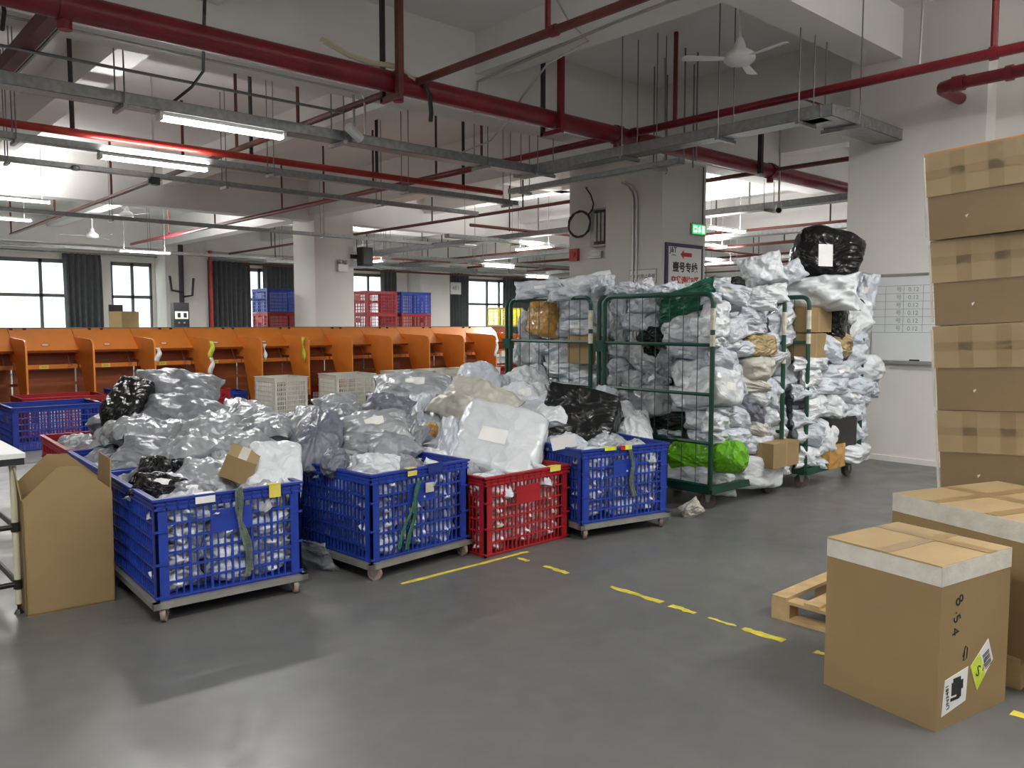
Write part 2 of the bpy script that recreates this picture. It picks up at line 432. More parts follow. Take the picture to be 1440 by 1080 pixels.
b1 = pipe('sprinkler_pipe', 'red sprinkler branch pipe with a tall riser crossing over the fire main', [(4.66, -4, PZ + .03), (4.66, 10, PZ + .03), (4.66, 24.5, PZ + .03)], .036, 'brownpipe')
for y in (4.68, 3.0, 1.2): coupling(b1, (4.66, y, PZ + .03), (0, 1, 0), .048, 'redpipe')
MB().cyl((4.66, 4.75, PZ), (4.66, 4.75, SLAB), .024, 8).build('riser', 'redpipe', b1)
MB().cyl((4.66, 3.05, PZ), (4.66, 3.05, SLAB), .02, 8).build('riser', 'whitepaint', b1)
rods(b1, [(4.66, y, PZ) for y in (8.9, 10.6, 12.5, 16, 20, 24.4)], .022, 'brownpipe', name='riser')
b2 = pipe('sprinkler_pipe', 'dark red sprinkler branch pipe crossing in front of the white pillar', [(7.78, -4, PZ + .02), (7.78, 8, PZ + .02), (7.78, 25, PZ + .02)], .046, 'redpipe')
for y in (2.55, 6.45): coupling(b2, (7.78, y, PZ + .02), (0, 1, 0), .06, 'redpipe')
MB().cyl((7.78, 2.55, PZ), (7.78, 2.55, SLAB), .03, 8).build('riser', 'redpipe', b2)
MB().cyl((7.78, 5.85, PZ), (7.78, 5.85, SLAB), .026, 8).build('riser', 'redpipe', b2)
rods(b2, [(7.78, y, PZ) for y in (9.3, 10.4, 12.2, 13.9, 15.6, 19, 22)], .02, 'brownpipe', name='riser')
e = pipe('elbow_pipe', 'short dark red pipe stub bending into the white pillar', [(8.42, .2, PZ), (8.42, 3.12, PZ), (8.45, 3.2, PZ), (8.55, 3.24, PZ), (9.05, 3.24, PZ)], .058, 'redpipe')
coupling(e, (8.42, 2.62, PZ), (0, 1, 0), .072, 'redpipe'); coupling(e, (8.42, 3.05, PZ), (0, 1, 0), .075, 'redpipe', .1)
st = tag(MB().box(1.57, 1.67, 6.55, 8.6, PZ - .07, PZ + .05).build('support_channel', 'brownpipe'), 'dark brown steel channel running back from the fire main', 'channel')
MB().box(1.69, 1.71, 6.7, 8.6, PZ - .07, PZ - .05).build('light_edge', 'zinc', st)
r2 = pipe('sprinkler_pipe', 'bright red pipe running above the strip light on the second cable tray', [(-4, 10.25, 3.64), (3, 10.25, 3.64), (9.0, 10.25, 3.64)], .045, 'brightred')
rods(r2, [(x, 10.25, 3.6) for x in (1.2, 2.6, 4.7, 6.6, 8.2)], .026, 'blacksteel', name='riser')
for i, x in enumerate((11.1, 14.4, 17.7, 21.0, 24.3, 27.6, 30.9)):
    o = pipe('sprinkler_pipe', 'brown sprinkler branch pipe in the far bays of the hall', [(x, 1, PZ), (x, 12, PZ), (x, 26, PZ)], .045 if i % 2 else .034, 'brownpipe', 8, 'far sprinkler branch pipes')
    rods(o, [(x, y, PZ) for y in (5, 9, 12, 15, 19, 23)], .018, 'blacksteel', name='riser')
for i, y in enumerate((13.4, 20.8, 24.6)):
    o = pipe('sprinkler_pipe', 'thin brown cross pipe above the far end of the hall', [(10.9, y, 3.55 - .1 * i), (28, y, 3.55 - .1 * i), (44, y, 3.55 - .1 * i)], .035, 'brownpipe', 8, 'far cross pipes')
    rods(o, [(x, y, 3.5) for x in (12, 15, 18, 22, 26, 30, 35)], .016, 'blacksteel', name='riser')
o = pipe('standpipe', 'thin red standpipe rising beside the dark curtain', [(10.82, 26.9, 0), (10.82, 26.9, 3.9)], .06, 'brightred')
o = pipe('drain_pipe', 'black vertical pipe with branched hooks in front of the far column', [(9.75, 26.6, 0), (9.75, 26.6, 2), (9.75, 26.6, 4.0)], .08, 'blacksteel')
MB().tube([(9.75, 26.5, 2.5), (9.4, 26.5, 2.55), (9.35, 26.5, 3.0)], .04, 6).tube([(9.75, 26.5, 2.35), (10.05, 26.5, 2.4), (10.1, 26.5, 2.95)], .04, 6).build('branch', 'blacksteel', o)

# cable trays
def tray(label, p0, p1, w_, h_, m='zinc', rod_at=(), group=None, rr=.007):
    p0 = Vector(p0); p1 = Vector(p1); d = p1 - p0; L = d.length; rz = math.atan2(d.y, d.x)
    t = thing('cable_tray', label, 'cable tray', p0, rz, group)
    MB().box(0, L, -w_ / 2, w_ / 2, 0, .004).box(0, L, -w_ / 2, -w_ / 2 + .004, 0, h_).box(0, L, w_ / 2 - .004, w_ / 2, 0, h_).box(0, L, -w_ / 2 - .006, w_ / 2 + .006, h_, h_ + .004).box(0, .004, -w_ / 2, w_ / 2, 0, h_).box(L - .004, L, -w_ / 2, w_ / 2, 0, h_).build('channel', m, t)
    for s in rod_at:
        for sd in (-1, 1): MB().cyl((s, sd * (w_ / 2 + .03), -.03), (s, sd * (w_ / 2 + .03), SLAB - p0.z), rr, 6).build('hanger_rod', 'rod', t)
        MB().box(s - .02, s + .02, -w_ / 2 - .06, w_ / 2 + .06, -.04, -.005).build('hanger_bar', 'zinc', t)
    return t
tray('broad grey metal cable tray with a strip light hung beneath', (-3, 7.9, 3.44), (7.45, 7.9, 3.44), .2, .10, 'zinc', (1.2, 2.6, 5.4, 7.6, 9.6))
tray('bright galvanised tray crossing in front of the square column', (7.52, 8.2, 3.44), (7.52, 3.9, 3.44), .22, .11, 'zinc', (.5, 1.9, 3.2, 4.1))
tray('galvanised tray turning into the white pillar', (7.45, 3.95, 3.44), (9.0, 3.95, 3.44), .3, .11, 'zinc', (.5,))
tray('slim galvanised tray just below the bright tray at the square column', (7.72, 8.6, 3.30), (7.72, 5.7, 3.30), .10, .06, 'zinc', (.3, 2.6))
tray('slotted grey tray just under the bright red pipe', (-3, 10.12, 3.44), (9.2, 10.12, 3.44), .12, .07, 'zinc', (2.8, 5.0, 7.9, 10.0, 12))
tray('narrow grey tray with round junction boxes and small camera', (-3, 11.6, 3.46), (9.6, 11.6, 3.46), .09, .06, 'zinc', (3.0, 5.2, 7.9, 10.5))
tray('narrow grey tray passing in front of the left square column', (-3, 16.9, 3.48), (14, 16.9, 3.48), .10, .07, 'zinc', (4.2, 7.9, 12.4))
tray('grey tray running in front of the window heads', (-3, 24.2, 3.48), (20, 24.2, 3.48), .14, .08, 'zinc', (7, 11, 15))
for i, (y, z) in enumerate(((14.2, 3.35), (19.5, 3.35), (23.0, 3.3))):
    tray('far grey tray hung across the back bays', (10.9, y, z), (44, y, z), .16, .08, 'zinc', (2, 5, 8, 11, 15, 20), 'far cable trays')
for i, x in enumerate((12.6, 16.2, 22.5)):
    tray('far grey tray running towards the windows', (x, 2.5, 3.42), (x, 26, 3.42), .25, .10, 'zinc', (2, 5, 9, 13, 17), 'far lengthwise trays')
# thin conduits
def conduit(label, pts, r=.012, m='conduit', name='conduit'):
    return tag(MB().tube(pts, r, 6).build(name, m, None, True), label, 'conduit')
conduit('thin steel conduit running along the edge of the deep beam', [(-3, 7.42, 3.86), (2, 7.42, 3.86), (4.6, 7.42, 3.86), (4.64, 7.42, 3.8), (4.64, 7.42, 3.45)])
conduit('thin dark rod hung between the beam and the broad tray', [(-3, 7.6, 3.68), (1.5, 7.6, 3.68), (4.5, 7.6, 3.68)], .014, 'rod')
cc = [atz(px, py, 4.30) for px, py in ((990, -12), (860, 38), (775, 74), (718, 98))]
conduit('bent grey conduit following the underside of the shallow beam', [(p.x, p.y, 4.33) for p in cc] + [(6.1, 7.36, 4.25), (6.08, 7.38, 3.9)], .016)
conduit('bent grey conduit dropping from slab past the fire main', [atz(780, -6, 4.6), atz(800, 30, 4.45), atz(828, 58, 4.32), atz(770, 90, 4.1), atz(735, 135, 3.9), atz(715, 170, 3.7), atz(690, 198, 3.55), atz(645, 216, 3.5)], .011)
conduit('black cable bent down to the strip light tray', [atz(288, -6, 3.95), atz(286, 70, 3.84), atz(286, 100, 3.74), atz(270, 122, 3.65), atz(240, 146, 3.56)], .014, 'cable', 'cable')
conduit('black cable end hanging from the top edge of the fire main', [atz(2, -5, 3.9), atz(6, 15, 3.8), atz(3, 42, 3.7)], .016, 'cable', 'cable')
conduit('cream hose lying on top of the fire main pipe', [(3.72, 6.66, PZ + .25), (3.98, 6.62, PZ + .16), (4.2, 6.6, PZ + .13), (4.45, 6.56, PZ + .14), (4.66, 6.52, PZ + .02)], .026, 'beige', 'hose')
conduit('black cable tail hanging off the fire main', [(4.68, 6.48, PZ + .06), (4.76, 6.46, PZ - .08), (4.78, 6.46, PZ - .25), (4.77, 6.46, PZ - .33)], .022, 'cable', 'cable')
conduit('grey rod sloping from the pipe crossing towards the pillar', [(8.42, 6.5, SLAB), (8.42, 6.48, 3.98), (8.42, 6.4, 3.95), (8.42, 3.5, 3.95), (8.42, 3.42, 3.98), (8.42, 3.4, SLAB)], .014, 'conduit')
conduit('thin brown rod sloping to the pillar edge', [(7.76, 4.38, 3.80), (9.03, 4.36, 3.80)], .013, 'brownpipe')
# hanging rod clusters by the square column
tag(MB().cyl((9.0, 6.9, 3.5), (9.0, 6.9, SLAB), .01, 6).build('threaded_rod', 'rod'), 'thin threaded rod hanging from the slab beside the column', 'rod', 'rods by the column')
for (x, y) in ((8.6, 6.8), (8.3, 6.1), (8.55, 6.1), (8.9, 6.4)):
    tag(MB().cyl((x, y, 3.5), (x, y, SLAB), .01, 6).build('threaded_rod', 'rod'), 'thin threaded rod hanging from the slab beside the column', 'rod', 'rods by the column')

# strip lights
def striplight(x, y, z, rz=0., label=None, group='distant strip lights', L=1.22, power=1., hang=False, upk=.75):
    t = thing('strip_light', label or ('twin tube strip light among the far trays and pipes' if 'distant' in group else 'twin tube strip light over the near floor'), 'light', (x, y, z), rz, None if label else group)
    MB().box(-L / 2, L / 2, -.05, .05, 0, .03).build('housing', 'whitepaint', t)
    for s in (-1, 1):
        MB().cyl((-L / 2 + .02, s * .035, -.02), (L / 2 - .02, s * .035, -.02), .017, 8).build('tube', 'tube', t, True)
    for e_ in (-1, 1): MB().box(e_ * L / 2 - .015, e_ * L / 2 + .015, -.06, .06, -.04, .03).build('end_cap', 'whitepaint', t)
    ld = bpy.data.lights.new('tube_fill_lamp', 'AREA'); ld.shape = 'RECTANGLE'; ld.size = L; ld.size_y = .1
    ld.energy = TUBE_POWER * power; ld.color = (1, .985, .95)
    lo = bpy.data.objects.new('tube_fill_lamp', ld); COL.objects.link(lo); lo.parent = t; lo.location = (0, 0, -.05)
    # extra upward lamp added over the housing to brighten slab and beams
    lu = bpy.data.objects.new('tube_fill_lamp', ld.copy()); lu.data.energy = TUBE_POWER * power * upk; lu.data.size_y = .18; COL.objects.link(lu); lu.parent = t; lu.location = (0, 0, .04); lu.rotation_euler = (math.pi, 0, 0)
    if not label or hang:
        for s in (-1, 1): MB().cyl((s * L * .4, 0, .03), (s * L * .4, 0, SLAB - z), .006, 5).build('hanger_rod', 'rod', t)
    return t
striplight(3.35, 7.9, 3.41, 0, 'bright twin tube strip light under the broad cable tray', power=.6, upk=1.5)
striplight(3.45, 10.12, 3.40, 0, 'bright twin tube strip light under the slotted tray by the red pipe', power=.6, upk=1.3)
striplight(3.25, 16.9, 3.72, 0, 'strip light above the narrow tray near the windows', hang=True, power=.6)
striplight(3.3, 18.6, 3.55, 0, 'strip light just behind the tray near the windows', hang=True, power=.6)
for x, y in ((13.6, 9.0), (13.5, 14.2), (17, 19.5), (16, 11), (21, 14.2), (26, 19.5), (22, 23), (30, 14.2), (33, 21), (24, 9), (13.0, 20.5), (38, 17), (7.0, 21.5), (19, 5)):
    striplight(x, y, 3.30, R(90) if (x + y) % 2 > 1 else 0, power=1.7)
for x, y in ((4.2, -.7), (.2, 1.6), (8.4, -1.6), (-4.5, 4.0), (3.0, -5.5), (-5.5, -1.5), (-6.5, 19), (13.2, 1.2), (15.5, -3.5)):
    striplight(x, y, 3.75, 0, group='strip lights over the near bays', power=.8)
striplight(6.5, 1.2, 3.95, R(90), 'unseen twin tube strip light added to brighten the cage fronts', hang=True, power=.8, upk=.3)  # fixture added out of view to throw more light on the cages

# ceiling fans
def fan(c, rod, label, rz, bl=.55):
    t = thing('ceiling_fan', label, 'fan', c, rz)
    MB().lathe([(.03, .20), (.05, .15), (.06, .10), (.13, .055), (.15, .02), (.15, -.01), (.12, -.045), (.05, -.06)], 24).build('motor_housing', 'fanwhite', t, True)
    MB().cyl((0, 0, .15), (0, 0, rod), .014, 8).build('down_rod', 'fanwhite', t, True)
    MB().lathe([(.05, rod - .16), (.045, rod - .1), (.06, rod)], 16).build('canopy', 'fanwhite', t, True)
    for k in range(3):
        M = Matrix.Rotation(2 * math.pi * k / 3, 4, 'Z') @ Matrix.Rotation(R(9), 4, 'X')
        MB().prism([(.12, -.035), (.2, -.045), (bl, -.06), (bl + .02, 0), (bl, .05), (.2, .035), (.12, .03)], 'z', .0, .004, M).build('blade', 'fanwhite', t)
fc = atz(1040, 80, 4.1); fan((fc.x, fc.y, 4.08), SLAB - 4.08, 'white ceiling fan hanging near the white pillar', R(20))
for (px, py, z_, lb) in ((130, 332, 3.75, 'ceiling fan with long thin blades in front of the windows'), (178, 303, 3.95, 'ceiling fan hub near the beam by the windows')):
    c = atz(px, py, z_); fan((c.x, c.y, z_), SLAB - z_, lb, R(48), .75)
# small ceiling fittings
def junction(c, label, r=.05, m='zinc'):
    return tag(MB().lathe([(r * .9, 0), (r, .01), (r, .045), (r * .6, .06)], 14, Matrix.Translation(c)).build('junction_box', m, None, True), label, 'junction box')
junction(Vector((2.95, 11.55, 3.44)), 'round metal junction box on the narrow tray')
def emergency(c, label, ax=0., top=SLAB):
    t = thing('camera_unit', label, 'camera', c, ax)
    MB().cyl((0, 0, .05), (0, 0, top - c.z), .014, 8).build('drop_rod', 'conduit', t)
    MB().cyl((-.1, 0, -.03), (.1, 0, .05), .05, 12).build('body', 'whitepaint', t, True)
    MB().cyl((-.1, 0, -.03), (-.11, 0, -.035), .04, 12).build('lens', 'black', t, True)
c = atz(498, 188, 3.5); emergency(c, 'white tube camera hanging on a steel drop rod', R(200), 3.9)
c = atz(1095, 294, 3.2); emergency(c, 'white camera hanging in the far gap beside the pillar', R(30))
c = atz(217, 255, 3.40)
bx = thing('camera_unit', 'small black camera hanging from the narrow tray', 'camera', c)
MB().box(-.06, .06, -.05, .05, -.05, .05).build('body', 'black', bx); MB().cyl((0, 0, .05), (0, 0, SLAB - c.z), .012, 6).build('mount', 'conduit', bx); MB().cyl((-.06, 0, 0), (-.075, 0, 0), .03, 10).build('lens', 'matblack', bx)
# fittings of the left column
t = thing('emergency_lamp', 'white twin head emergency lamp on the left square column', 'lamp', (10.22, 17.45, 2.86))
MB().box(-.13, .13, -.07, 0, -.12, .06).build('case', 'whitepaint', t)
for s in (-1, 1): MB().lathe([(.03, -.02), (.06, .02), (.055, .06), (.02, .08)], 14, Matrix.Translation((s * .08, -.05, .08))).build('lamp_head', 'alum', t, True)
t = thing('wall_speaker', 'black box speaker mounted high beside the left column', 'speaker', (10.75, 17.3, 3.12))
MB().box(-.13, .17, -.12, .12, -.22, .22).build('cabinet', 'matblack', t); MB().box(-.10, .14, -.13, -.12, -.19, .19).build('grille', 'black', t); MB().box(-.3, -.1, .12, .16, -.05, .05).build('bracket', 'blacksteel', t)

# things on the square column behind the cages
t = thing('direction_sign', 'white notice board with dark frame and red arrow on the column', 'sign', (10.23, 7.5, 1.6))
MB().box(-.46, .46, -.03, 0, -.12, 1.09).build('sign_frame', 'navyframe', t)
MB().box(-.405, .405, -.036, -.03, -.07, 1.035).build('sign_panel', 'paper', t)
SG = frame((0, -.0365, 0), (1, 0, 0), (0, 0, 1))
def on_sign(x, z): return Matrix.Translation((x, -.0365, z)) @ Matrix.Rotation(R(90), 4, 'X')
text('J&T', .11, on_sign(-.30, .985), 'ink', t, bold=.003); text('EXPRESS', .035, on_sign(-.29, .91), 'ink', t)
MB().prism([(-.12, .93), (-.04, 1.0), (-.04, .96), (.16, .96), (.16, .90), (-.04, .90), (-.04, .86)], 'y', -.0375, -.0355).build('arrow', 'redink', t)
text('壹号专线', .155, on_sign(.0, .73), 'ink', t, bold=.005)
text('交货请往B区', .125, on_sign(.0, .54), 'redink', t, bold=.004)
t = thing('exit_sign', 'glowing green exit sign on the corner of the column', 'sign', (10.56, 7.5, 2.93))
MB().box(-.18, .18, -.04, 0, -.085, .085).build('case', 'alum', t)
MB().box(-.165, .165, -.045, -.04, -.07, .07).build('sign_panel', 'exitgreen', t)
# running figure, door and arrow cut in white
MB().prism([(-.015, -.05), (.0, -.055), (.02, -.015), (.035, -.04), (.05, -.04), (.04, .0), (.015, .02), (.035, .03), (.03, .042), (-.02, .03), (-.02, .0)], 'y', -.0465, -.0452).prism([(.012, .045), (.03, .045), (.03, .06), (.012, .06)], 'y', -.0465, -.0452).build('running_figure', 'exitwhite', t)
MB().box(.075, .14, -.0465, -.0452, -.055, .055).build('door_symbol', 'exitwhite', t)
MB().prism([(-.15, .05), (-.05, .05), (-.05, -.05), (-.15, -.05)], 'y', -.0462, -.0452).build('arrow_panel', 'exitwhite', t)
MB().prism([(-.135, .0), (-.10, .035), (-.10, .012), (-.065, .012), (-.065, -.012), (-.10, -.012), (-.10, -.035)], 'y', -.0472, -.0462).build('arrow', 'exitgreen', t)
MB().cyl((.12, -.02, .085), (.12, -.02, .95), .008, 6).build('cable', 'cable', t)
t = thing('notice_plate', 'small grey notice plate on the side of the column', 'sign', (9.7, 7.84, 2.20))
MB().box(-.012, 0, -.26, .26, -.11, .11).build('plate', 'alum', t); MB().box(-.015, -.012, -.245, .245, -.095, .095).build('panel', 'paper', t)
text('仓库内禁止吸烟', .068, Matrix.Translation((-.0155, 0, .0)) @ Matrix.Rotation(R(-90), 4, 'Z') @ Matrix.Rotation(R(90), 4, 'X'), 'ink', t)
t = thing('wall_conduit', 'pair of steel conduits running down the column side', 'conduit', (9.7, 7.98, 1.2))
for s in (-.03, .04): MB().tube([(-.02, s, 0), (-.02, s, 1.0), (-.02, s, 2.16), (-.03, s + .02, 2.26), (-.06, s + .08, 2.36), (-.12, s + .16, 2.42)], .016, 8).build('conduit', 'conduit', t, True)
MB().box(-.03, 0, -.09, .10, .78, .80).build('clamp', 'zinc', t)
t = thing('junction_cabinet', 'open grey terminal box on the column annex', 'junction box', (9.92, 8.80, 3.02))
MB().box(-.13, 0, -.19, .20, -.30, .30).build('case', 'steel', t); MB().box(-.145, -.13, -.15, .10, -.27, .27).build('terminal_plate', 'blacksteel', t)
for k in range(3): MB().box(-.16, -.145, -.12 + .08 * k, -.07 + .08 * k, -.22, .22).build('terminal_strip', 'steel', t)
pts = []
for k in range(60):
    a = 2 * math.pi * k / 20; rr_ = .24 + .012 * math.sin(k * 1.7); pts.append((9.76 - .006 * (k / 20), 9.20 + rr_ * math.cos(a), 3.10 + .85 * rr_ * math.sin(a)))
pts += [(9.75, 9.42, 3.16), (9.75, 9.3, 3.28), (9.75, 9.12, 3.30), (9.75, 9.0, 3.24), (9.76, 8.93, 3.3), (9.78, 8.92, 3.4), (9.8, 9.0, 3.55), (9.85, 9.15, 3.68), (9.92, 9.2, 3.7)]
tag(MB().tube(pts, .013, 6).build('cable_coil', 'cable', None, True), 'coil of black cable hanging beside the terminal box', 'cable')
t = thing('alarm_box', 'small red fire alarm box on the column annex', 'alarm', (9.92, 9.44, 2.63))
MB().box(-.06, 0, -.09, .09, -.1, .1).build('case', 'brightred', t); MB().cyl((-.06, 0, 0), (-.075, 0, 0), .045, 14).build('button', 'redink', t)
t = thing('door_closer_box', 'little white box under the terminal box', 'junction box', (9.92, 8.96, 2.60))
MB().box(-.06, 0, -.13, .13, -.05, .06).build('case', 'alum', t); MB().box(-.065, -.06, -.1, .1, -.02, .03).build('cover', 'paper', t)

# whiteboard on the pillar
wb0 = atx(1234, 384, 9.0); wbt = 2.02; wbb = 1.10
WB = thing('whiteboard', 'white dry-wipe board with a hand-drawn table hung on the pillar', 'whiteboard', (9.0, 3.55, wbb))
MB().box(-.02, 0, -.56, .50, 0, wbt - wbb).build('board', 'whiteboard', WB)
MB().box(-.03, 0, -.57, .51, wbt - wbb - .015, wbt - wbb + .012).build('top_rail', 'alum', WB)
MB().box(-.06, 0, -.57, .51, -.03, .005).build('pen_tray', 'alum', WB)
MB().box(-.05, -.035, -.02, .08, .005, .02).build('marker_pen', 'black', WB)
def onb(y, z): return Matrix.Translation((-.0206, y, z)) @ Matrix.Rotation(R(-90), 4, 'Z') @ Matrix.Rotation(R(90), 4, 'X')
gl = MB(); y_r, y_l = -.26, .50
zs_ = [.305 + .083 * k for k in range(7)]
for z in zs_: gl.box(-.0212, -.0198, y_r, y_l, z - .002, z + .002)
for y in (y_r, -.03, .17, .36): gl.box(-.0212, -.0198, y - .002, y + .002, zs_[0], zs_[-1])
gl.build('table_lines', 'inkgrey', WB)
for k in range(6):
    z = zs_[k] + .04
    text('0.12', .065, onb(.07, z), 'inkgrey', WB, 'handwriting'); text('号', .06, onb(.22, z), 'inkgrey', WB, 'handwriting')
# scuffs on the pillar are stains
# ------------------------------------------------------------------ plastic crates and dollies
CL, CW, CH = .77, .98, .522
def lattice(mb, Ln, z0, z1, ncol, nsub, rows, axis, off, plate=None, th=.012):
    """grid of ribs in a side wall; axis 'x' = wall along x at y=off, 'y' = wall along y at x=off"""
    def bar(a0, a1, c0, c1, t):
        if axis == 'x': mb.box(a0, a1, off - t / 2, off + t / 2, c0, c1)
        else: mb.box(off - t / 2, off + t / 2, a0, a1, c0, c1)
    h = Ln / 2; n = ncol * nsub
    for i in range(1, n):
        a = -h + Ln * i / n; wd = .0065 if i % nsub == 0 else .0032
        if plate and plate[0] < a < plate[1]:
            bar(a - wd, a + wd, z0, plate[2], th); bar(a - wd, a + wd, plate[3], z1, th)
        else: bar(a - wd, a + wd, z0, z1, th)
    for k in range(rows + 1):
        c = z0 + (z1 - z0) * k / rows; bar(-h, h, c - .005, c + .005, th + .004)
def make_crate(m, label, L=CL, W=CW, Hc=CH, post=.06, rim=.06, ncol=6, nsub=3, rows=6, ncoly=8, name='plastic_crate', cat='crate', plate=True, solid=None):
    t = thing(name, label, cat)
    x, y = L / 2, W / 2
    MB().box(-x + .01, x - .01, -y + .01, y - .01, 0, .02).build('base', m, t)
    f = MB()
    for z0, z1, e in ((Hc - rim, Hc - rim + .012, .006), (Hc - rim * .55, Hc - rim * .4, .006), (Hc - .012, Hc, .012)):
        f.box(-x - e, x + e, -y - e, -y + .016, z0, z1).box(-x - e, x + e, y - .016, y + e, z0, z1).box(-x - e, -x + .016, -y, y, z0, z1).box(x - .016, x + e, -y, y, z0, z1)
    f.box(-x, x, -y, -y + .008, Hc - rim, Hc).box(-x, x, y - .008, y, Hc - rim, Hc).box(-x, -x + .008, -y, y, Hc - rim, Hc).box(x - .008, x, -y, y, Hc - rim, Hc)
    nx = 14
    for i in range(1, nx):
        a = -x + L * i / nx; f.box(a - .003, a + .003, -y - .006, -y, Hc - rim, Hc); f.box(a - .003, a + .003, y, y + .006, Hc - rim, Hc)
    f.build('rim', m, t)
    for sx in (-1, 1):
        for sy in (-1, 1):
            p = MB(); a = sx * x; b = sy * y
            p.box(min(a, a - sx * post), max(a, a - sx * post), min(b, b - sy * .014), max(b, b - sy * .014), 0, Hc - rim)
            p.box(min(a, a - sx * .014), max(a, a - sx * .014), min(b, b - sy * post), max(b, b - sy * post), 0, Hc - rim)
            for c in (.02, Hc * .36, Hc * .68):
                p.box(min(a + sx * .006, a - sx * post), max(a + sx * .006, a - sx * post), min(b + sy * .006, b - sy * .02), max(b + sy * .006, b - sy * .02), c - .006, c + .006)
            p.build('corner_post', m, t)
    pl = (-.11, .11, .60 * Hc, .82 * Hc) if plate else None
    for s in (-1, 1):
        mb = MB(); lattice(mb, L - 2 * post, .015, Hc - rim, ncol, nsub, rows, 'x', s * (y - .008), pl)
        mb.build('side_panel', m, t)
        if pl: MB().box(pl[0], pl[1], s * (y - .008) - .006, s * (y - .008) + .006, pl[2], pl[3]).build('name_plate', m, t)
        mb = MB(); lattice(mb, W - 2 * post, .015, Hc - rim, ncoly, nsub, rows, 'y', s * (x - .008), None)
        mb.build('side_panel', m, t)
    return t
blue0 = make_crate('blue', 'x'); red0 = make_crate('red', 'x')
_used = set()
def crate(kind, loc, rz, label, group=None, scale=None):
    src = {'blue': blue0, 'red': red0}[kind]
    o = src if kind not in _used else dup(src)
    _used.add(kind); place(o, loc, rz, label)
    if group: o['group'] = group
    elif 'group' in o: del o['group']
    if scale: o.scale = scale
    return o
def caster(parent, x, y, zt, r=.036, w_=.024, rz=0., m='castor', fork='steel'):
    M = Matrix.Translation((x, y, 0)) @ Matrix.Rotation(rz, 4, 'Z')
    f = MB(); f.box(-.03, .03, -.03, .03, zt - .008, zt, M)
    f.prism([(-.028, zt), (.028, zt), (.012, r - .01), (-.012, r - .01)], 'x', -w_ / 2 - .008, -w_ / 2 - .004, M).prism([(-.028, zt), (.028, zt), (.012, r - .01), (-.012, r - .01)], 'x', w_ / 2 + .004, w_ / 2 + .008, M)
    fo = f.build('caster', fork, parent)
    a = M @ Vector((-w_ / 2, 0, r)); b = M @ Vector((w_ / 2, 0, r))
    MB().cyl(a, b, r, 18).build('wheel', m, fo, True)
    MB().cyl(M @ Vector((-w_ / 2 - .012, 0, r)), M @ Vector((w_ / 2 + .012, 0, r)), .008, 8).build('axle', 'zinc', fo)
def dolly(loc, rz, label, seed=1):
    t = thing('crate_dolly', label, 'dolly', loc, rz)
    x, y = CL / 2 + .025, CW / 2 + .025; f = MB()
    for b in ((-x, x, -y, -y + .035), (-x, x, y - .035, y), (-x, -x + .035, -y, y), (x - .035, x, -y, y)): f.box(*b, .074, .1065)
    f.box(-x, x, -.02, .02, .08, .10)
    f.build('frame', 'steel', t)
    rr = random.Random(seed)
    for sx in (-1, 1):
        for sy in (-1, 1): caster(t, sx * (x - .06), sy * (y - .04), .078, .042, rz=rr.uniform(-.9, .9))
    return t
def row_frame(fl, fr):
    d = Vector((fr.x - fl.x, fr.y - fl.y, 0)); rz = math.atan2(d.y, d.x)
    ex = Vector((math.cos(rz), math.sin(rz), 0)); ey = Vector((-math.sin(rz), math.cos(rz), 0))
    mid = (fl + fr) / 2; mid.z = 0
    return rz, ex, ey, mid
CR = {}
def put(key, kind, base, rz, label, dl=None, seed=1):
    z = .106 if dl else .0
    c = crate(kind, (base.x, base.y, z), rz, label); CR[key] = (Vector((base.x, base.y, z)), rz, c)
    if dl: dolly((base.x, base.y, 0), rz, dl, seed)
    return c
rz, ex, ey, mid = row_frame(atz(213.5, 703.7, .627), atz(424.8, 676.5, .627))
RZ1 = rz
c1 = put('1', 'blue', mid + ey * CW / 2, rz, 'blue mesh crate with grey strap and yellow tag beside the open carton', 'grey steel dolly under the strapped blue crate by the open carton', 3)
put('1b', 'blue', mid + ey * (CW * 1.5 + .06), rz, 'blue mesh crate squeezed between the strapped blue crate and a red crate', 'grey steel dolly under the second blue crate of the carton-side row', 4)
put('1c', 'red', mid + ey * (CW * 2.5 + .12), rz, 'red mesh crate topped by a black wrapped parcel and big grey bags', 'grey steel dolly under the red crate behind two blue ones', 5)
rz, ex, ey, mid = row_frame(atz(518.9, 668.9, .627), atz(658.9, 645.6, .627))
c2 = put('2', 'blue', mid + ey * CW / 2, rz, 'blue mesh crate with green straps and blue tape on its rim', 'grey steel dolly under the green-strapped blue crate', 6)
put('2b', 'blue', mid + ey * (CW * 1.5 + .08), rz, 'blue mesh crate hidden under the bag heap behind the green-strapped crate', 'grey steel dolly under the heap-covered blue crate', 7)
rz, ex, ey, mid = row_frame(atz(681.1, 671.1, .527), atz(800.4, 651.1, .527))
c3 = put('r', 'red', mid + ey * CW / 2, rz, 'red mesh crate standing directly on the floor between two blue crates')
put('rb', 'red', mid + ey * (CW * 1.5 + .06), rz, 'red mesh crate buried in bags behind the floor-standing red crate')
rz, ex, ey, mid = row_frame(atz(823.3, 633.3, .627), atz(934.4, 622.4, .627))
c4 = put('3', 'blue', mid + ey * CW / 2, rz, 'blue mesh crate holding the big black wrapped parcel beside the green cage', 'grey steel dolly under the blue crate with the black parcel', 8)
put('3b', 'blue', mid + ey * (CW * 1.5 + .08) - ex * .02, rz, 'blue mesh crate buried in bags behind the crate with the black parcel', 'grey steel dolly under the buried blue crate near the cages', 9)
